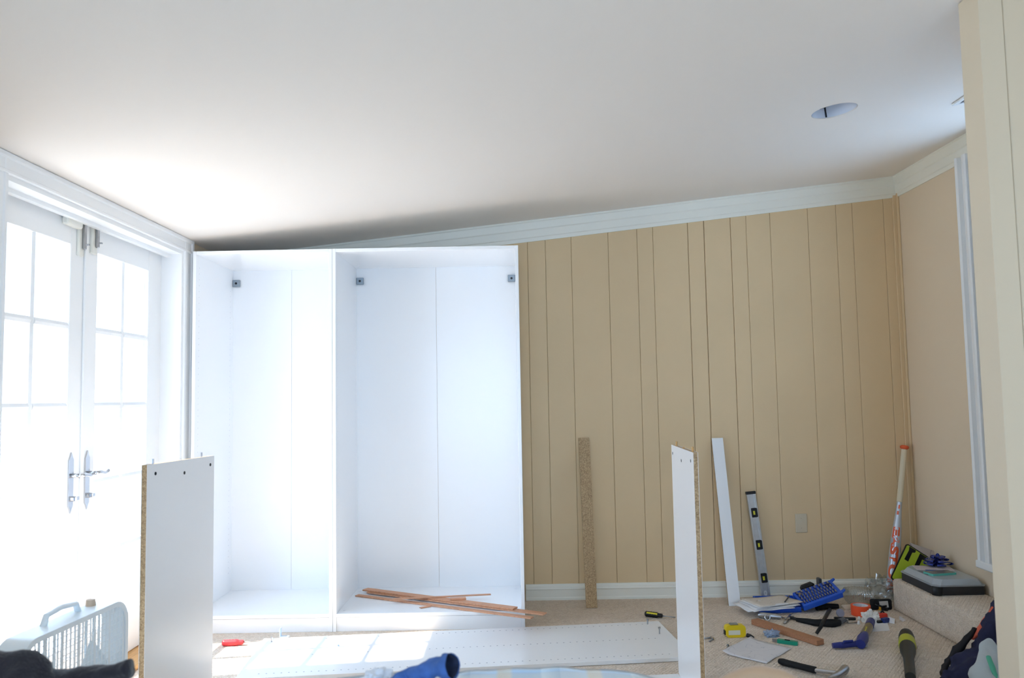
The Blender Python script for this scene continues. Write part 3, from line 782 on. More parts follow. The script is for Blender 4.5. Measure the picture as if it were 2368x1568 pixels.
for pts in ([(0.008, 0.020), (0.008, 0.062), (0.022, 0.062), (0.030, 0.048), (0.088, 0.048), (0.088, 0.024), (0.030, 0.026)], [(0.008, 0.088), (0.008, 0.140), (0.026, 0.140), (0.034, 0.112), (0.090, 0.112), (0.090, 0.088)], [(0.138, 0.044), (0.168, 0.050), (0.174, 0.078), (0.168, 0.10), (0.134, 0.10)]):
    MB().prism([(min(max(x_, 0.007), SX - 0.007), y_) for x_, y_ in pts], 0.0006, SM, 0.0013).build('letter', BLACK, sg)
# printed sheet behind the sign
p1, p2, p3, p4 = D(2104, 1255, -0.225), D(2160, 1274, -0.215), D(2166, 1302, -0.255), D(2116, 1296, -0.26)
tag(slab([p1, p2, p3, p4], 0.002).build('photo_card', sketch_mat('grey_pink_print', (196, 186, 182), (130, 120, 124), 9)), 'pale printed card leaning behind the lime sign', 'card')

# organiser box with clear lid
TX0, TX1, TY0, TY1, TZ = 3.800, 4.058, -0.745, -0.372, 0.1712
ob = thing('organiser_box', 'dark organiser case with a clear grey lid on the carpeted step', 'tool box', ((TX0 + TX1) / 2, (TY0 + TY1) / 2, TZ))
def oct_(x0, x1, y0, y1, c):
    return [(x0 + c, y0), (x1 - c * 0.4, y0), (x1, y0 + c * 0.4), (x1, y1 - c * 0.4), (x1 - c * 0.4, y1), (x0 + c, y1), (x0, y1 - c), (x0, y0 + c)]
DKG = mat('charcoal_plastic', (46, 46, 50), 0.45)
LID = film('clear_grey_lid', (214, 222, 228), 0.62, 0.2)
MB().prism(oct_(TX0, TX1, TY0, TY1, 0.03), 0.042, None, TZ).build('base', DKG, ob, world=True)
MB().prism(oct_(TX0 - 0.004, TX1 + 0.002, TY0 - 0.004, TY1 + 0.004, 0.032), 0.006, None, TZ + 0.042).build('rim', mat('lid_rim', (150, 156, 162), 0.4), ob, world=True)
mb = MB()
lo = oct_(TX0 + 0.006, TX1 - 0.006, TY0 + 0.006, TY1 - 0.006, 0.03); hi = oct_(TX0 + 0.024, TX1 - 0.018, TY0 + 0.022, TY1 - 0.018, 0.03)
vl = [mb.bm.verts.new((a, b, TZ + 0.048)) for a, b in lo]; vh = [mb.bm.verts.new((a, b, TZ + 0.073)) for a, b in hi]
mb.bm.faces.new(list(reversed(vl))); mb.bm.faces.new(vh)
for i in range(8):
    mb.bm.faces.new((vl[i], vl[(i + 1) % 8], vh[(i + 1) % 8], vh[i]))
lid = mb.build('lid', LID, ob, world=True)
MB().box(TX0 + 0.030, TX0 + 0.048, -0.62, -0.52, TZ + 0.0735, TZ + 0.0755, 0.001).build('handle_slot', mat('slot_grey', (110, 116, 122), 0.5), ob, world=True)
smooth_angle(MB().lathe([(0.0, 0), (0.024, 0), (0.026, 0.006), (0.026, 0.036), (0.022, 0.042), (0, 0.042)], 18, T(TX0 + 0.018, TY0 + 0.012, TZ), cap=False).build('latch', BLACK, ob, world=True))
for i in range(3):
    MB().box(TX0 + 0.03, TX1 - 0.03, TY0 + 0.08 + i * 0.09, TY0 + 0.083 + i * 0.09, TZ + 0.0421, TZ + 0.0479).build('divider', DKG, ob, world=True)
ZL = TZ + 0.0732
# phone in a teal case
ph = thing('phone', 'phone in a teal case lying on the organiser lid', 'phone', (3.905, -0.600, ZL), 0.18)
MB().prism(rrect(-0.072, 0.072, -0.037, 0.037, 0.010), 0.010, None, 0).build('case', mat('teal_rubber', (96, 190, 176), 0.45), ph)
MB().prism(rrect(-0.068, 0.068, -0.033, 0.033, 0.008), 0.0006, None, 0.0101).build('screen', mat('phone_screen', (120, 122, 116), 0.15), ph)
# sheets and the bow on the lid
pc = thing('letter_sheet', 'printed pinkish sheet lying across the back of the organiser lid', 'paper', (3.945, -0.475, ZL), -0.22)
MB().box(-0.10, 0.085, -0.05, 0.06, 0.0005, 0.0025).build('sheet', sketch_mat('pinkish_print', (206, 196, 200), (150, 138, 160), 60), pc)
MB().box(-0.06, 0.03, -0.062, -0.051, 0.0, 0.004).build('blue_tab', mat('blue_card', (92, 108, 160), 0.6), pc)
bw = thing('gift_bow', 'shiny dark blue star shaped gift bow on the organiser', 'bow', (3.992, -0.418, ZL + 0.003))
BOWM = mat('blue_foil_ribbon', (38, 58, 150), 0.18, 0.3, coat=0.6)
def bow_loop(L_, w, h, az, z0):
    mb = MB(); n = 12; rows = []
    for i in range(n + 1):
        a = i / n
        x_ = L_ * math.sin(PI * a) * (0.55 + 0.45 * math.sin(PI * a)); z_ = z0 + h * a + 0.012 * math.sin(2 * PI * a)
        ww = w * (0.35 + 0.65 * math.sin(PI * a))
        rows.append([Vector((x_, s * ww / 2, z_)) for s in (-1, 1)])
    vs_ = [[mb.bm.verts.new(RZ(az) @ q) for q in r] for r in rows]
    for a, b in zip(vs_, vs_[1:]):
        mb.bm.faces.new((a[0], a[1], b[1], b[0]))
    o = mb.build('ribbon_loop', BOWM, bw, smooth=True)
    md = o.modifiers.new('thickness', 'SOLIDIFY'); md.thickness = 0.0006
for k in range(6): bow_loop(0.072, 0.044, 0.022, 2 * PI * k / 7, 0.002)
for k in range(5): bow_loop(0.062, 0.040, 0.024, 2 * PI * k / 6 + 0.4, 0.018)
for k in range(4): bow_loop(0.036, 0.030, 0.036, 2 * PI * k / 4 + 0.2, 0.030)

# --- the open blue drill bit case with papers on its lid
BLUE = mat('blue_case_plastic', (34, 92, 206), 0.38)
fl, frr, br, bl = G(1757, 1407, 0.028), G(1853, 1404, 0.028), G(1830, 1373, 0.028), G(1738, 1376, 0.028)
br.y = min(br.y, -0.112); bl.y = min(bl.y, -0.112)
cb_ = thing('drill_bit_case', 'open blue plastic drill bit case tipped up at one end', 'tool case', ((fl.x + frr.x) / 2, (fl.y + bl.y) / 2, 0))
def bil(c, s, t_, h, n):
    return (c[0] * (1 - s) + c[1] * s) * (1 - t_) + (c[3] * (1 - s) + c[2] * s) * t_ + n * h
cs = [fl, frr, br, bl]; up = Vector((0, 0, 1))
mb = MB()
mb_c = [Vector((c.x, c.y, 0.006)) for c in cs]
slab(mb_c, 0.005, mb)
for (s0, s1, t0, t1) in ((0, 1, 0, 0.05), (0, 1, 0.95, 1), (0, 0.04, 0.05, 0.95), (0.96, 1, 0.05, 0.95)):
    slab([bil(cs, s0, t0, 0, up), bil(cs, s1, t0, 0, up), bil(cs, s1, t1, 0, up), bil(cs, s0, t1, 0, up)], 0.0275, mb)
mb.build('case_lid', BLUE, cb_, world=True)
q0, q1, q3 = D(1858, 1402, -0.40), D(1949, 1370, -0.36), D(1832, 1371, -0.235)
q2 = q1 + q3 - q0
tc = [q0, q1, q2, q3]; tn = (q1 - q0).cross(q3 - q0).normalized()
if tn.z < 0: tn = -tn
tray = slab(tc, 0.030).build('case_tray', BLUE, cb_, world=True)
for ob_ in (tray,):
    bmd = ob_.modifiers.new('bevel', 'BEVEL'); bmd.width = 0.004; bmd.segments = 2
mb = MB(); mh = MB()
for row, (t0, cnt, rr) in enumerate(((0.14, 13, 0.0042), (0.36, 12, 0.004), (0.56, 11, 0.0045), (0.78, 8, 0.006))):
    for i in range(cnt):
        s0 = 0.08 + 0.80 * i / (cnt - 1)
        a = bil(tc, s0, t0, 0.002, tn); b = bil(tc, s0 + 0.012, t0 + 0.13, 0.004, tn)
        mb.tube([a, b], [rr, rr * 0.7], 7)
        mh.tube([bil(tc, s0, t0 - 0.03, 0.0006, tn), bil(tc, s0, t0 + 0.15, 0.0006, tn)], rr * 1.5, 6, flat=0.2)
mb.build('drill_bits', STEEL, cb_, world=True, kind='stuff')
mh.build('bit_recesses', mat('blue_recess', (18, 48, 130), 0.6), cb_, world=True, kind='stuff')
slab([bil(tc, 0.78, 0.60, 0.0012, tn), bil(tc, 0.93, 0.60, 0.0012, tn), bil(tc, 0.93, 0.82, 0.0012, tn), bil(tc, 0.78, 0.82, 0.0012, tn)], 0.001).build('carry_slot', mat('slot_navy', (16, 22, 60), 0.6), cb_, world=True)
slab([bil(tc, 0.10, 0.70, 0.0012, tn), bil(tc, 0.20, 0.70, 0.0012, tn), bil(tc, 0.20, 0.86, 0.0012, tn), bil(tc, 0.10, 0.86, 0.0012, tn)], 0.001).build('sticker', mat('sticker_tan', (150, 136, 110), 0.6), cb_, world=True)
for t0 in (0.10, 0.94):
    slab([bil(tc, 1.0, t0 - 0.05, -0.004, tn), bil(tc, 1.09, t0 - 0.02, 0.004, tn), bil(tc, 1.09, t0 + 0.06, 0.004, tn), bil(tc, 1.0, t0 + 0.09, -0.004, tn)], 0.006).build('latch', BLUE, cb_, world=True)
# papers piled on the case lid
ps = thing('paper_pile', 'pile of loose assembly papers lying on the blue case lid', 'papers', (fl.x + 0.08, fl.y + 0.1, 0.0285))
PT = sketch_mat('beige_print', (222, 212, 200), (170, 160, 150), 25)
for i, (dx, dy, rz_, col) in enumerate(((-0.055, -0.028, -0.10, PAPER), (-0.045, -0.020, 0.05, PAPER), (-0.02, -0.012, -0.05, PAPER), (-0.01, -0.004, 0.03, PAPER), (0, 0, 0, PT))):
    zz = 0.034 + i * 0.0055
    cs_ = [G(1757, 1402, 0.06), G(1857, 1390, 0.06), G(1808, 1374, 0.06), G(1714, 1383, 0.06)]
    ce = sum(cs_, Vector()) / 4
    def fnp(a, b, cs_=cs_, ce=ce, zz=zz, dx=dx, dy=dy, rz_=rz_, i=i):
        q = (cs_[0] * (1 - a) + cs_[1] * a) * (1 - b) + (cs_[3] * (1 - a) + cs_[2] * a) * b - ce
        q = RZ(rz_) @ q + ce
        return Vector((q.x + dx, q.y + dy, zz + 0.004 * noise.noise(Vector((a * 3, b * 3, i * 5.1)))))
    o = MB().grid(fnp, 10, 8).build('sheet', col, ps, smooth=True, world=True)
    md = o.modifiers.new('thickness', 'SOLIDIFY'); md.thickness = 0.003
a, b = G(1815, 1392, 0.064), G(1823, 1381, 0.064)
tag(MB().tube([a, b + (b - a) * 0.3], [0.0035, 0.0035], 8).build('pencil', mat('dark_pencil', (70, 70, 76), 0.5)), 'short dark pencil lying on the paper pile', 'pencil')

# black cordless tool behind the blue case
bt = thing('black_hand_tool', 'black plastic tool standing behind the blue case', 'tool', D(1880, 1345, -0.13).xy.to_3d())
c0 = bt.location
MB().box(-0.05, 0.04, -0.025, 0.025, 0.0, 0.07, 0.008).build('body', BLACK, bt)
MB().box(-0.045, 0.035, -0.022, 0.022, 0.065, 0.105, 0.012, m=Matrix.Rotation(-0.35, 4, 'Y')).build('head', BLACK, bt)
MB().box(0.025, 0.045, -0.02, 0.02, 0.07, 0.128, 0.004).build('guard', mat('dark_grey_metal', (80, 82, 84), 0.4, 0.4), bt)

# crumpled clear plastic bottle and bag
a, b = Vector((3.555, -0.272, 0.050)), Vector((3.842, -0.268, 0.082))
bo = thing('plastic_bottle', 'crumpled clear ribbed plastic bottle with a dark red cap', 'bottle', (3.70, -0.23, 0))
pts, rad = [], []
n = 60
for i in range(n + 1):
    s = i / n
    pts.append(a.lerp(b, s * 0.93) + Vector((0, 0.006 * math.sin(9 * s), 0.006 * math.sin(7 * s + 1))))
    r = 0.047 if s < 0.72 else 0.047 - 0.033 * ((s - 0.72) / 0.28) ** 1.2
    if s < 0.5: r += 0.0028 * math.sin(s * 125)
    rad.append(max(0.012, r * (1 + 0.10 * noise.noise(Vector((s * 7, 2, 1))))))
mb = MB(); mb.tube(pts, rad, 26)
for v in mb.bm.verts:
    v.co += v.normal * 0
for v in mb.bm.verts:
    k = noise.noise(v.co * 28) * 0.007
    v.co += Vector((0, k, k))
    v.co.z = max(v.co.z, 0.002)
smooth_angle(mb.build('bottle_body', glass('clear_plastic', (0.90, 0.92, 0.93), 0.42, 0.10), bo, world=True), 30)
d_ = (b - a).normalized()
MB().tube([b - d_ * 0.025, b + d_ * 0.0], 0.0165, 16).build('cap', mat('dark_red_cap', (112, 48, 38), 0.4), bo, world=True)
o = MB().lump(0.075, 0.034, 0.085, 0.7, 2.6, 4, 3.3, T(3.770, -0.172, 0.002)).build('plastic_bag', glass('clear_bag', (0.93, 0.95, 0.96), 0.34, 0.10))
tag(o, 'crumpled clear plastic bag heaped against the baseboard by the bat', 'bag')

# black pouch with a pale label in front of the step
bp_ = thing('black_pouch', 'black pouch with a pale label beside the carpeted step', 'pouch', (3.700, -0.345, 0.0), 0.0)
smooth_angle(MB().box(-0.05, 0.062, -0.012, 0.022, 0.001, 0.056, 0.010, seg=3).build('body', RUBBER, bp_))
slab([(-0.012, -0.0135, 0.048), (0.036, -0.0135, 0.050), (0.040, -0.0135, 0.016), (-0.006, -0.0135, 0.012)], 0.002).build('label_patch', mat('pale_grey_label', (196, 196, 192), 0.5), bp_)
MB().tube([(-0.034, -0.014, 0.034), (0.0, -0.020, 0.022), (0.026, -0.018, 0.024)], 0.005, 8).build('strap', BLACK, bp_, smooth=True)

# yellow and black utility knife
def knife(label, a, b, r, body, tipm, tip=0.25, cat='knife', name='utility_knife'):
    a = Vector(a); b = Vector(b); d = (b - a)
    t = thing(name, label, cat, a.xy.to_3d() + Vector((0, 0, 0.0)))
    fr_ = frame(a - Vector(t.location), d)
    L = d.length
    smooth_angle(MB().prism([(0, -r), (L * 0.2, -r * 1.25), (L * (1 - tip), -r), (L * (1 - tip), r), (L * 0.55, r * 1.2), (L * 0.1, r), (0, r * 0.6)], r * 1.5, fr_, 0.001).build('handle', body, t), 30)
    MB().prism([(L * (1 - tip), -r * 0.75), (L * 0.96, -r * 0.4), (L, r * 0.2), (L * 0.96, r * 0.7), (L * (1 - tip), r * 0.85)], r * 1.2, fr_, 0.002).build('tip', tipm, t)
    MB().box(L * 0.3, L * 0.5, -r * 0.3, r * 0.3, r * 1.5 + 0.001, r * 1.5 + 0.004, m=fr_).build('slider', BLACK, t)
    return t
knife('yellow and black snap off knife behind the orange tape roll', G(2008, 1405), G(2053, 1414), 0.013, mat('yellow_plastic', (226, 164, 44), 0.4), BLACK, 0.28)
knife('green utility knife lying near the sketched paper', G(1845, 1493), G(1786, 1484), 0.011, mat('green_plastic', (24, 140, 112), 0.3), STEEL, 0.22)

# orange tape roll
tr = thing('duct_tape_roll', 'bright orange roll of tape standing among the tools', 'tape', G(1991, 1422))
smooth_angle(MB().lathe([(0.039, 0.001), (0.050, 0.001), (0.050, 0.052), (0.039, 0.052), (0.039, 0.001)], 32, cap=False).build('tape', mat('neon_orange_tape', (248, 92, 52), 0.35), tr))
smooth_angle(MB().lathe([(0.0365, 0.002), (0.0388, 0.002), (0.0388, 0.0515), (0.0365, 0.0515), (0.0365, 0.002)], 32, cap=False).build('core', mat('card_core', (214, 212, 216), 0.7), tr))
# crumpled tissue
o = MB().lump(0.036, 0.026, 0.036, 0.7, 3.2, 4, 1.2, T(*G(2014, 1438))).build('crumpled_tissue', mat('tissue_white', (236, 232, 224), 0.9))
tag(smooth_angle(o, 25), 'crumpled white tissue in front of the orange tape roll', 'tissue')
# blade-like cards under the tape, wood offcuts
tag(slab([G(1945, 1400, 0.03), G(1970, 1397, 0.03), G(1972, 1406, 0.01), G(1958, 1411, 0.002)], 0.003).build('cream_card', mat('cream_card', (222, 212, 190), 0.8)), 'small cream card leaning by the orange tape roll', 'card')
o = smooth_angle(MB().lathe([(0, 0), (0.019, 0), (0.021, 0.003), (0.021, 0.011), (0.019, 0.013), (0, 0.013)], 22, T(*G(1942, 1418, 0.019)) @ Matrix.Rotation(1.25, 4, 'X'), cap=False).build('round_cap', mat('grey_lilac_plastic', (150, 148, 164), 0.4)))
tag(o, 'round lilac grey plastic cap standing on edge left of the tape roll', 'cap')

# red handled pliers bit and small scraps
rp = thing('red_clip', 'small red plastic clip between tissue and white scraps', 'clip', G(2042, 1430))
smooth_angle(MB().box(-0.026, 0.022, -0.014, 0.014, 0.001, 0.028, 0.008, seg=2).build('body', mat('red_plastic', (216, 62, 48), 0.4), rp))
MB().tube([(-0.012, 0.006, 0.02), (0.0, 0.006, 0.038), (0.012, 0.006, 0.022)], 0.005, 8).build('spring', BLACK, rp, smooth=True)
nb = thing('navy_block', 'small navy plastic block in front of the red clip', 'plastic piece', G(2047, 1440))
MB().box(-0.02, 0.022, -0.012, 0.012, 0.001, 0.024, 0.003, m=RZ(0.4)).build('body', mat('navy_plastic', (40, 56, 116), 0.5), nb)
MB().box(-0.05, -0.02, -0.009, 0.009, 0.001, 0.014, 0.004, m=RZ(0.2)).build('stub', BLACK, nb)
def scrap(c, label, name='paper_scrap', cat='scrap', material=None):
    o = slab(c, 0.0015).build(name, material or PAPER)
    return tag(o, label, cat)
scrap([G(2054, 1440, 0.001), G(2068, 1443, 0.001), G(2069, 1431, 0.02), G(2056, 1426, 0.03)], 'white paper scrap standing up next to the red clip')
scrap([G(2080, 1424, 0.028), G(2095, 1434, 0.004), G(2088, 1437, 0.002), G(2079, 1432, 0.006)], 'pointed white paper scrap nearest the carpeted step')
scrap([G(2018, 1460, 0.002), G(2058, 1458, 0.002), G(2052, 1440, 0.002), G(2014, 1442, 0.002)], 'white card lying flat beside the blue caulking gun', 'white_card', 'card')
tk = 0
for px, py, lab in ((1959, 1440, 'small white plastic plug left of the metal bracket'), (1986, 1444, 'small white plastic plug right of the metal bracket'), (1987, 1434, 'small white plastic plug just below the tape roll')):
    o = MB().lathe([(0, 0), (0.0075, 0), (0.009, 0.004), (0.006, 0.010), (0.006, 0.018), (0, 0.019)], 12, T(*G(px, py)) , cap=False).build('wall_plug', mat('white_plastic', (234, 234, 230), 0.4), smooth=True)
    tag(o, lab, 'plug', 'loose white plugs')
o = MB().box(-0.03, 0.03, -0.008, 0.008, 0.0005, 0.003).box(-0.03, -0.026, -0.008, 0.008, 0.003, 0.02).box(0.012, 0.03, -0.006, 0.010, 0.003, 0.006)
tag(o.build('metal_bracket', STEEL), 'small bright metal bracket left of the tissue', 'bracket').location = G(1972, 1441, 0.0005)

# black tools: rod, pry bar with head, cross handle
def solid(name, label, cat, pts, rad, material, seg=12, flat=1.0, group=None):
    return tag(smooth_angle(MB().tube(pts, rad, seg, flat=flat).build(name, material)), label, cat, group)
ck = thing('caulking_gun', 'black hand tool with long rod lying behind the brown wood stick', 'tool', G(1890, 1440))
g_ = lambda px, py, z: G(px, py, z) - Vector(ck.location)
smooth_angle(MB().tube([g_(1842, 1433, 0.012), g_(1868, 1437, 0.014), g_(1885, 1440, 0.017), g_(1925, 1441, 0.020), g_(1941, 1440, 0.018)], [0.010, 0.015, 0.017, 0.021, 0.016], 12).build('grip', RUBBER, ck))
MB().tube([g_(1828, 1428, 0.010), g_(1845, 1433, 0.012)], 0.008, 10).build('collar', BLACK, ck)
MB().tube([g_(1940, 1439, 0.016), g_(1951, 1434, 0.014)], [0.016, 0.014], 10).build('end_ring', mat('grey_rubber', (96, 98, 104), 0.5), ck)
MB().tube([g_(1929, 1430, 0.012), g_(1978, 1431, 0.010)], 0.0075, 10).build('rod', BLACK, ck)
solid('cross_handle', 'thin black bar lying across the black hand tool', 'tool', [G(1888, 1465, 0.010), G(1898, 1450, 0.038), G(1905, 1434, 0.058), G(1914, 1418, 0.034), G(1919, 1410, 0.018)], [0.008, 0.009, 0.009, 0.010, 0.010], BLACK)
o = solid('black_case_end', 'black lump of tool bag below the raised blue case', 'tool bag', [G(1888, 1407, 0.014), G(1912, 1402, 0.02), G(1938, 1402, 0.018)], [0.013, 0.018, 0.014], RUBBER, flat=0.9)
# chrome parts left of the black tool
cs_ = thing('chrome_fitting', 'chrome tube fitting with ring end beside the blue case lid', 'fitting', G(1775, 1424))
h_ = lambda px, py, z: G(px, py, z) - Vector(cs_.location)
smooth_angle(MB().tube([h_(1756, 1422, 0.016), h_(1764, 1423, 0.017), h_(1790, 1425, 0.015), h_(1806, 1427, 0.012)], [0.014, 0.016, 0.014, 0.011], 16).build('tube_body', STEEL, cs_))
mb = MB(); mb.lathe([(0.010, -0.003), (0.017, -0.003), (0.017, 0.003), (0.010, 0.003), (0.010, -0.003)], 20, T(*h_(1775, 1428, 0.019)) @ Matrix.Rotation(1.2, 4, 'X'), cap=False)
mb.build('ring', CHROME, cs_, smooth=True)
pl = thing('pliers', 'small steel pliers at the end of the black tool', 'pliers', G(1820, 1433))
k_ = lambda px, py, z: G(px, py, z) - Vector(pl.location)
MB().tube([k_(1806, 1427, 0.006), k_(1822, 1431, 0.008), k_(1834, 1426, 0.008)], [0.004, 0.009, 0.006], 8, flat=0.6).build('jaw', STEEL, pl, smooth=True)
MB().tube([k_(1814, 1441, 0.006), k_(1820, 1433, 0.008), k_(1828, 1421, 0.008)], [0.006, 0.008, 0.005], 8, flat=0.6).build('jaw', STEEL, pl, smooth=True)

# brown wood stick
mb = MB(); a = G(1745, 1443, 0); b = G(1898, 1493, 0)
bar(mb, a + Vector((0, 0, 0.001)), b + Vector((0, 0, 0.001)), 0.048, 0.026, 0.002)
tag(mb.build('wood_block', BROWNWOOD), 'brown wooden batten lying on the carpet among the tools', 'wood batten')

# yellow tape measure
tm_ = thing('tape_measure', 'yellow tape measure with white label on the carpet', 'tape measure', G(1704, 1475), 0.05)
smooth_angle(MB().prism(rrect(-0.052, 0.046, 0.0, 0.058, 0.016), 0.036, Matrix(((1, 0, 0, 0), (0, 0, -1, 0.036), (0, 1, 0, 0.001), (0, 0, 0, 1)))).build('shell', mat('yellow_shell', (238, 206, 30), 0.35), tm_), 30)
MB().box(-0.040, 0.018, -0.0012, 0.0, 0.014, 0.036).build('label_plate', mat('white_label', (228, 226, 206), 0.5), tm_)
MB().box(-0.03, 0.012, 0.006, 0.030, 0.0585, 0.066, 0.003).build('lock_button', mat('grey_button', (130, 130, 120), 0.5), tm_)
MB().box(-0.057, -0.052, 0.008, 0.028, 0.012, 0.034, 0.001).build('belt_clip', BLACK, tm_)
o = MB().tube([G(1728, 1469, 0.009), G(1736, 1471, 0.009), G(1744, 1474, 0.006)], [0.010, 0.008, 0.003], 10).build('black_tip', BLACK)
tag(smooth_angle(o), 'small black pointed cap next to the tape measure', 'cap')

# bags of hardware and stray connectors
o = MB().lump(0.030, 0.022, 0.020, 0.9, 3.0, 3, 5.0, T(*G(1785, 1472))).build('screw_bag', film('blue_clear_bag', (150, 176, 206), 0.55, 0.1))
tag(o, 'tiny clear bag of screws above the green knife', 'bag')
def connector(px, py, label, rz_=0.3):
    t = thing('connector_bolt', label, 'bolt', G(px, py), rz_, group='loose connector bolts')
    MB().tube([(-0.02, 0, 0.005), (0.02, 0, 0.005)], 0.0035, 8).build('shank', STEEL, t, smooth=True)
    MB().tube([(0.018, 0, 0.007), (0.026, 0, 0.007)], 0.0065, 10).build('head', CHROME, t)
connector(1634, 1478, 'loose steel connector bolt by the foot of the upright board', 0.2)
connector(1644, 1483, 'second steel connector bolt right of the upright board', 0.9)
connector(1683, 1499, 'steel bolt beside the corner of the sketched paper', 1.3)

# sketched paper on the carpet
pp = [G(1671, 1513, 0.002), G(1772, 1535, 0.002), G(1832, 1500, 0.002), G(1737, 1479, 0.002)]
def fnp(a, b):
    q = (pp[0] * (1 - a) + pp[1] * a) * (1 - b) + (pp[3] * (1 - a) + pp[2] * a) * b
    q.z = 0.004 + 0.006 * abs(noise.noise(Vector((a * 2.2, b * 2.2, 3)))) + 0.014 * max(0, 0.16 - a) / 0.16
    return q
o = MB().grid(fnp, 16, 12).build('sketched_paper', sketch_mat('pencil_sketch', (218, 214, 214), (184, 180, 186), 14), smooth=True)
md = o.modifiers.new('thickness', 'SOLIDIFY'); md.thickness = 0.0008
tag(o, 'sheet of paper with a pencil sketch lying on the carpet', 'paper')

# hammer
hm = thing('hammer', 'hammer with black grip lying in front of the sketched paper', 'hammer', G(1880, 1553))
j_ = lambda px, py, z: G(px, py, z) - Vector(hm.location)
smooth_angle(MB().tube([j_(1803, 1529, 0.016), j_(1810, 1531, 0.017), j_(1850, 1541, 0.018), j_(1886, 1550, 0.018)], [0.012, 0.015, 0.0135, 0.0145], 14).build('grip', RUBBER, hm))
smooth_angle(MB().tube([j_(1884, 1549.5, 0.018), j_(1935, 1556, 0.022)], [0.0095, 0.009], 12).build('shaft', CHROME, hm))
smooth_angle(MB().tube([j_(1955, 1546, 0.028), j_(1950, 1552, 0.028), j_(1945, 1556, 0.026), j_(1935, 1563, 0.022), j_(1918, 1569, 0.018)], [0.017, 0.018, 0.014, 0.016, 0.009], 14).build('head', STEEL, hm))

# blue caulking tool with a clear tube
bc = thing('blue_clamp_gun', 'navy blue trigger clamp with a yellow striped tube', 'clamp', G(1975, 1490))
l_ = lambda px, py, z: G(px, py, z) - Vector(bc.location)
NAVY = mat('navy_gloss_plastic', (36, 48, 120), 0.35)
smooth_angle(MB().tube([l_(1925, 1493, 0.016), l_(1945, 1492, 0.018), l_(1975, 1490, 0.018), l_(1995, 1486, 0.022)], [0.012, 0.015, 0.013, 0.018], 12).build('grip', NAVY, bc))
smooth_angle(MB().tube([l_(1990, 1490, 0.024), l_(1995, 1478, 0.032), l_(2000, 1468, 0.036)], [0.022, 0.026, 0.018], 14).build('body', NAVY, bc))
smooth_angle(MB().tube([l_(1998, 1470, 0.032), l_(2008, 1452, 0.030), l_(2012, 1442, 0.028)], [0.020, 0.020, 0.019], 16).build('tube', mat('olive_brown_tube', (120, 106, 70), 0.3), bc))
smooth_angle(MB().tube([l_(2010, 1448, 0.030), l_(2014, 1437, 0.028)], [0.021, 0.020], 16).build('tube_collar', NAVY, bc))
MB().tube([l_(1996, 1468, 0.050), l_(2004, 1450, 0.049)], [0.005, 0.005], 8, flat=0.4).build('yellow_stripe', mat('yellow_stripe', (206, 196, 70), 0.4), bc)
MB().box(-0.02, 0.03, -0.012, 0.012, 0.002, 0.026, 0.002, m=T(*l_(1990, 1497, 0)) @ RZ(0.1)).build('jaw_pad', mat('light_grey_pad', (170, 172, 176), 0.5), bc)
smooth_angle(MB().tube([l_(1948, 1489, 0.028), l_(1952, 1484, 0.036), l_(1972, 1482, 0.036)], [0.004, 0.006, 0.005], 8).build('trigger', NAVY, bc))

# flashlight standing head up the slope of the carpet
fl_ = thing('flashlight', 'dark flashlight with a yellow green band lying in front of the step', 'flashlight', G(2104, 1530))
m_ = lambda px, py, z: G(px, py, z) - Vector(fl_.location)
hd, tl = m_(2097, 1480, 0.036), m_(2105, 1562, 0.022)
dd = tl - hd
smooth_angle(MB().tube([hd + dd * -0.22, hd + dd * -0.17, hd + dd * -0.06, hd + dd * 0.04], [0.020, 0.030, 0.035, 0.036], 22).build('lens_ring', BLACK, fl_))
smooth_angle(MB().tube([hd + dd * 0.04, hd + dd * 0.20, hd + dd * 0.22], [0.036, 0.037, 0.034], 22).build('yellow_band', mat('olive_yellow', (176, 178, 50), 0.4), fl_))
smooth_angle(MB().tube([hd + dd * 0.22, hd + dd * 0.34, hd + dd * 0.52, hd + dd * 1.05], [0.034, 0.033, 0.022, 0.021], 20).build('barrel', mat('dark_olive_black', (48, 48, 44), 0.5), fl_))

# screwdrivers
def screwdriver(label, a, b, c, grip, stripe=None):
    a, b, c = Vector(a), Vector(b), Vector(c)
    t = thing('screwdriver', label, 'screwdriver', a.xy.to_3d(), group='screwdrivers on the carpet')
    o = -Vector(t.location)
    n = 14; pts, rad = [], []
    for i in range(n + 1):
        s = i / n
        pts.append(a.lerp(b, s) + o)
        rad.append(0.0145 * (0.72 if s in (0, 1) else 1.0) * (0.80 if 0.72 < s < 0.95 else 1.0) + (0.0011 if i % 2 and s < 0.7 else 0))
    smooth_angle(MB().tube(pts, rad, 12).build('handle', grip, t), 60)
    MB().tube([b + o, c + o], [0.0032, 0.0026], 8).build('shaft', STEEL, t, smooth=True)
    if stripe:
        up_ = Vector((0, -0.0105, 0.0075))
        MB().tube([a.lerp(b, 0.08) + o + up_, a.lerp(b, 0.7) + o + up_], 0.0055, 8).build('stripe', stripe, t)
    return t
screwdriver('red handled screwdriver on the carpet near the lying panel', G(514, 1487, 0.0155), G(563, 1485, 0.0155), G(603, 1483.5, 0.009), mat('red_grip', (206, 52, 62), 0.4))
screwdriver('black and yellow screwdriver left of the white upright board', G(1492, 1419, 0.0155), G(1531, 1424, 0.0155), G(1562, 1428, 0.009), BLACK, mat('yellow_grip', (222, 206, 40), 0.4))
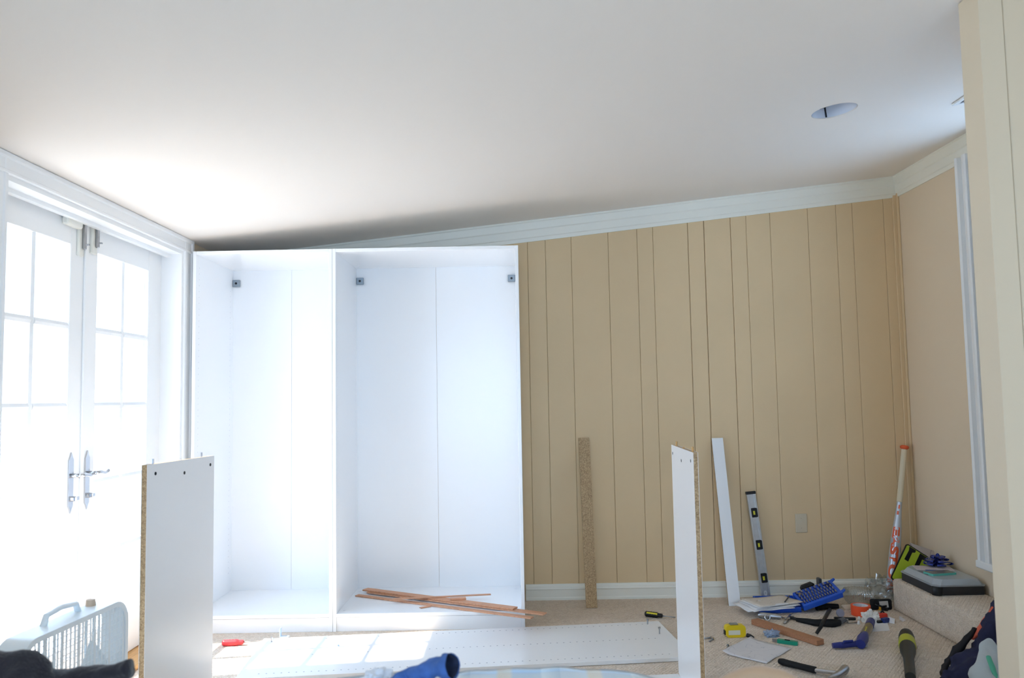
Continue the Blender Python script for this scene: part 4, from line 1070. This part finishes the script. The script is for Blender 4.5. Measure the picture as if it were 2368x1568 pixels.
# clear bracket pieces near the left end of the lying panel
o = MB().box(-0.022, 0.022, -0.012, 0.012, 0, 0.004, 0.001).box(-0.022, -0.018, -0.012, 0.012, 0.004, 0.045, 0.001)
ob2 = tag(o.build('corner_bracket', film('pale_blue_plastic', (176, 206, 236), 0.7, 0.2)), 'pale blue clear plastic bracket on the left end of the lying panel', 'bracket')
ob2.location = G(658, 1473, 0.0205)
o = MB().tube([(-0.012, 0.03, 0.004), (0.012, -0.03, 0.004)], 0.004, 8).build('shelf_pin', film('pale_blue_plastic', (176, 206, 236), 0.7, 0.2))
tag(o, 'tiny pale blue pin lying on the bright end of the panel', 'pin').location = G(780, 1490, 0.0205)

# clothes and bag against the step at right
def cloth_tube(name, parent, pts, rad, material, amp=0.012, sc=14, seg=28, sub=24, cap=True, flat=0.8, seed=0.0):
    P_ = [Vector(p) for p in pts]
    n = len(P_) - 1; pp_, rr_ = [], []
    for i in range(sub + 1):
        s = i / sub * n; k = min(int(s), n - 1); f_ = s - k
        p0, p1, p2, p3 = P_[max(k - 1, 0)], P_[k], P_[k + 1], P_[min(k + 2, n)]
        pp_.append(0.5 * ((2 * p1) + (p2 - p0) * f_ + (2 * p0 - 5 * p1 + 4 * p2 - p3) * f_ ** 2 + (3 * p1 - p0 - 3 * p2 + p3) * f_ ** 3))
        rr_.append(rad[k] + (rad[k + 1] - rad[k]) * f_)
    mb = MB(); mb.tube(pp_, rr_, seg, cap=cap, flat=flat, up=(0, 0, 1))
    mb.bm.normal_update()
    for v in mb.bm.verts:
        q = v.co * sc + Vector((seed, -seed, seed * 0.5))
        v.co += v.normal * (amp * noise.noise(q) + amp * 0.5 * noise.noise(q * 2.3))
        v.co.z = max(v.co.z, 0.001)
    return mb.build(name, material, parent, smooth=True, label=None)
cl = thing('navy_jacket', 'navy jacket with orange trim slumped beside the partition', 'jacket', (3.62, -1.42, 0))
NAVC = mat('navy_fabric', (34, 38, 72), 0.85, var=0.15, vscale=20, bump=0.3, bscale=120)
ORC = mat('coral_trim_fabric', (226, 110, 84), 0.8)
cloth_tube('body', cl, [(0.13, 0.02, 0.30), (0.10, -0.03, 0.22), (0.04, -0.06, 0.12), (-0.08, -0.10, 0.06), (-0.20, -0.16, 0.04)], [0.03, 0.075, 0.09, 0.08, 0.03], NAVC, 0.03, 16)
cloth_tube('trim', cl, [(0.10, 0.02, 0.285), (0.06, 0.03, 0.215), (0.00, 0.03, 0.15)], [0.014, 0.022, 0.008], ORC, 0.006, 30, sub=10, seg=12)
cloth_tube('strap', cl, [(0.02, 0.04, 0.19), (-0.06, 0.02, 0.12), (-0.12, 0.0, 0.075), (-0.18, -0.06, 0.04)], [0.012, 0.016, 0.014, 0.010], mat('black_strap', (30, 28, 34), 0.8), 0.010, 30, sub=16, seg=12)
cloth_tube('hem', cl, [(-0.10, -0.09, 0.075), (-0.16, -0.14, 0.05), (-0.22, -0.18, 0.02)], [0.010, 0.012, 0.008], ORC, 0.005, 30, sub=10, seg=10)
sh = thing('pale_shirt', 'pale blue shirt with a teal stripe lying on the navy jacket', 'shirt', (3.545, -1.70, 0))
cloth_tube('body', sh, [(0.03, 0.12, 0.20), (0.0, 0.06, 0.15), (-0.02, 0.0, 0.10), (-0.04, -0.08, 0.06), (0.05, -0.10, 0.04)], [0.02, 0.04, 0.075, 0.085, 0.05], mat('pale_blue_cotton', (196, 210, 220), 0.85, bump=0.2, bscale=100), 0.018, 14)
cloth_tube('teal_stripe', sh, [(-0.035, 0.0, 0.178), (-0.05, -0.05, 0.15), (-0.06, -0.10, 0.115)], [0.009, 0.010, 0.008], mat('teal_cotton', (96, 196, 170), 0.8), 0.002, 30, sub=8, seg=10)

# --- box fan near the doors
FW, FH, FD = 0.53, 0.545, 0.085
fan = thing('box_fan', 'pale blue white box fan standing on the floor by the doors', 'fan', (0.334, -2.340, 0.0), math.radians(85.6))
FANM = mat('fan_white_plastic', (232, 241, 246), 0.35)
mb = MB()
for pts_o, pts_i, y0_, y1_ in ((rrect(-FW / 2, FW / 2, 0.02, FH, 0.07, 8), rrect(-FW / 2 + 0.016, FW / 2 - 0.016, 0.036, FH - 0.016, 0.06, 8), -FD / 2, FD / 2),):
    n = len(pts_o)
    V = [[mb.bm.verts.new((x_, yy, z_)) for x_, z_ in pts] for pts, yy in ((pts_o, y0_), (pts_o, y1_), (pts_i, y1_), (pts_i, y0_))]
    for r in range(4):
        A_, B_ = V[r], V[(r + 1) % 4]
        for i in range(n):
            mb.bm.faces.new((A_[i], A_[(i + 1) % n], B_[(i + 1) % n], B_[i]))
smooth_angle(mb.build('housing', FANM, fan))
def grille(y, name, nv, nh, tv, th_):
    mb = MB()
    hw, z0_, z1_ = FW / 2 - 0.014, 0.034, FH - 0.014
    def half(x_):
        r = 0.06; dx = max(0, abs(x_) - (hw - r))
        return r - math.sqrt(max(0, r * r - dx * dx))
    for i in range(-nv, nv + 1):
        x_ = i * hw / (nv + 0.5); h_in = half(x_); wd_ = tv if i % 4 else tv * 3
        mb.box(x_ - wd_, x_ + wd_, y - 0.0015, y + 0.0015, z0_ + h_in, z1_ - h_in)
    for j in range(1, nh):
        z_ = z0_ + (z1_ - z0_) * j / nh
        dz = max(0, abs(z_ - (z0_ + z1_) / 2) - ((z1_ - z0_) / 2 - 0.06)); xi = 0.06 - math.sqrt(max(0, 0.0036 - dz * dz))
        mb.box(-hw + xi, hw - xi, y - 0.001, y + 0.001, z_ - th_, z_ + th_)
    return mb.build(name, FANM, fan, kind='stuff')
grille(-FD / 2 + 0.004, 'front_grille', 12, 26, 0.0018, 0.0009); grille(FD / 2 - 0.004, 'rear_grille', 6, 12, 0.0012, 0.0008)
smooth_angle(MB().lathe([(0, -0.03), (0.05, -0.03), (0.055, -0.02), (0.055, 0.02), (0, 0.02)], 24, T(0, 0, FH / 2) @ Matrix.Rotation(PI / 2, 4, 'X'), cap=False).build('hub', FANM, fan))
for k in range(3):
    def blade(u_, v_, k=k):
        r = 0.05 + 0.17 * u_; a = 2 * PI * k / 3 + 0.5 + (v_ - 0.5) * (0.45 + 0.25 * u_)
        return Vector((r * math.cos(a), (v_ - 0.5) * 0.03, FH / 2 + r * math.sin(a)))
    o = MB().grid(blade, 6, 6).build('blade', FANM, fan, smooth=True)
    md = o.modifiers.new('thickness', 'SOLIDIFY'); md.thickness = 0.002
smooth_angle(MB().tube([(-0.085, 0.02, FH - 0.004), (-0.07, 0.02, FH + 0.026), (0.0, 0.02, FH + 0.034), (0.07, 0.02, FH + 0.026), (0.085, 0.02, FH - 0.004)], 0.011, 12, flat=0.7).build('carry_handle', FANM, fan))
smooth_angle(MB().lathe([(0, 0), (0.016, 0), (0.014, 0.02), (0, 0.022)], 16, T(0.15, 0.02, FH), cap=False).build('speed_knob', mat('tan_knob', (206, 184, 160), 0.5), fan))
for s in (-1, 1):
    MB().box(s * 0.19 - 0.03, s * 0.19 + 0.03, -0.09, 0.09, 0, 0.02, 0.005).build('foot', FANM, fan)

# --- bed in the foreground with what lies on it
BX0, BX1, BY0, BY1 = 0.50, 2.37, -4.70, -3.06
bed = thing('bed', 'bed in the foreground under a pale striped blanket', 'bed', ((BX0 + BX1) / 2, (BY0 + BY1) / 2, 0))
MB().box(BX0, BX1, BY0, BY1, 0.12, 0.34, 0.02).build('base', mat('bed_base_fabric', (200, 196, 188), 0.9), bed, world=True)
smooth_angle(MB().box(BX0, BX1, BY0, BY1, 0.342, 0.565, 0.05, seg=4).build('mattress', mat('mattress_fabric', (228, 228, 226), 0.9), bed, world=True))
for x_ in (BX0 + 0.08, BX1 - 0.08):
    for y_ in (BY0 + 0.08, BY1 - 0.08):
        MB().box(x_ - 0.03, x_ + 0.03, y_ - 0.03, y_ + 0.03, 0, 0.12).build('leg', BLACK, bed, world=True)
BL = stripe_mat('striped_blanket', [(0.0, (206, 218, 226)), (0.28, (214, 226, 234)), (0.32, (226, 220, 204)), (0.44, (228, 224, 212)), (0.48, (200, 216, 228)), (0.78, (200, 216, 226)), (0.8, (222, 232, 236)), (1.0, (190, 206, 216))], 5.2)
def fnb(a, b):
    x_ = BX0 - 0.02 + (BX1 - BX0 + 0.02) * a
    s = b * 2.05
    n_ = noise.noise(Vector((x_ * 5, s * 4, 1.0))) * 0.012 + noise.noise(Vector((x_ * 13, s * 6, 7.0))) * 0.006
    ridge = 0.019 * math.exp(-((x_ - 1.66) / 0.42) ** 2) - 0.012 * math.exp(-((x_ - 0.6) / 0.4) ** 2) - 0.024 / (1 + math.exp(-(x_ - 2.02) / 0.03))
    if s < 1.64:                                             # lying on the mattress
        return Vector((x_, BY0 + 0.02 + s, 0.590 + n_ + ridge))
    q = (s - 1.64) / 0.41                                    # rolling over the far edge and hanging down
    if q < 0.25:
        an = q / 0.25 * PI / 2
        return Vector((x_, BY1 - 0.02 + 0.045 * math.sin(an), 0.590 - 0.045 * (1 - math.cos(an)) + (n_ + ridge) * (1 - q / 0.25 * 0.6)))
    return Vector((x_, BY1 + 0.025 + 0.5 * n_ + 0.012 * math.sin(x_ * 21), 0.545 - (q - 0.25) * 0.38 + (n_ + ridge) * 0.4))
o = MB().grid(fnb, 110, 90).build('striped_blanket', BL, smooth=True)
md = o.modifiers.new('thickness', 'SOLIDIFY'); md.thickness = 0.006
tag(o, 'pale blue and cream striped blanket spread over the bed', 'blanket')
# jeans leg with open hem
DENIM = mat('blue_denim', (66, 104, 170), 0.85, var=0.2, vscale=40, bump=0.3, bscale=200)
je = thing('jeans', 'blue jeans leg with an open hem lying on the bed', 'jeans', (1.53, -3.24, 0.60))
a0, a1 = D(935, 1558, -3.20) - Vector(je.location), D(1044, 1537, -3.235) - Vector(je.location)
cloth_tube('leg', je, [a0 + Vector((-0.05, -0.05, -0.02)), a0, a0.lerp(a1, 0.5) + Vector((0, 0, -0.002)), a1], [0.014, 0.014, 0.022, 0.030], DENIM, 0.010, 30, cap=False, flat=0.75)
cloth_tube('hem_inner_shade', je, [a0.lerp(a1, 0.72), a1 + (a1 - a0).normalized() * 0.003], [0.022, 0.0280], mat('denim_shade', (34, 42, 66), 0.9), 0.008, 30, sub=8, cap=False, flat=0.75)  # darker denim tube: the shade inside the open hem, put into the colour
cloth_tube('cuff', je, [a0.lerp(a1, 0.86), a1 + (a1 - a0).normalized() * 0.004], [0.0295, 0.0312], DENIM, 0.008, 30, sub=6, cap=False, flat=0.75)
wt = tag(MB().lump(0.030, 0.025, 0.022, 0.8, 2.8, 4, 8.0, T(1.432, -3.15, 0.604)).build('white_cloth', mat('white_cotton', (226, 230, 238), 0.9)), 'small crumpled white cloth left of the jeans on the bed', 'cloth')
smooth_angle(wt, 60)
# dark sweater at left
BKC = mat('black_knit', (34, 30, 36), 0.95, var=0.25, vscale=24, bump=0.5, bscale=160, sheen=0.3)
sw = thing('black_sweater', 'black knitted sweater heaped on the bed corner', 'sweater', (0.72, -3.22, 0.596))
cloth_tube('body', sw, [(-0.16, 0.02, 0.035), (-0.09, 0.03, 0.048), (0.0, 0.03, 0.042), (0.05, 0.03, 0.022)], [0.05, 0.060, 0.055, 0.032], BKC, 0.020, 18, flat=0.9)
cloth_tube('sleeve', sw, [(-0.02, 0.05, 0.03), (0.07, 0.05, 0.030), (0.14, 0.05, 0.046), (0.205, 0.05, 0.060)], [0.042, 0.034, 0.024, 0.019], BKC, 0.008, 26, flat=0.9, seed=4)
# tan throw on the right side of the bed
TAN = mat('tan_fleece', (188, 156, 124), 0.95, bump=0.3, bscale=150, sheen=0.4)
tn_ = thing('tan_throw', 'tan fleece throw bunched on the right end of the bed', 'throw', (2.130, -3.16, 0.588))
cloth_tube('fold', tn_, [(-0.30, 0.02, -0.008), (-0.18, 0.03, 0.000), (-0.02, 0.04, -0.008), (0.07, 0.06, 0.012), (0.15, 0.05, 0.010), (0.19, 0.03, -0.01)], [0.010, 0.018, 0.014, 0.020, 0.021, 0.012], TAN, 0.006, 12, sub=40)
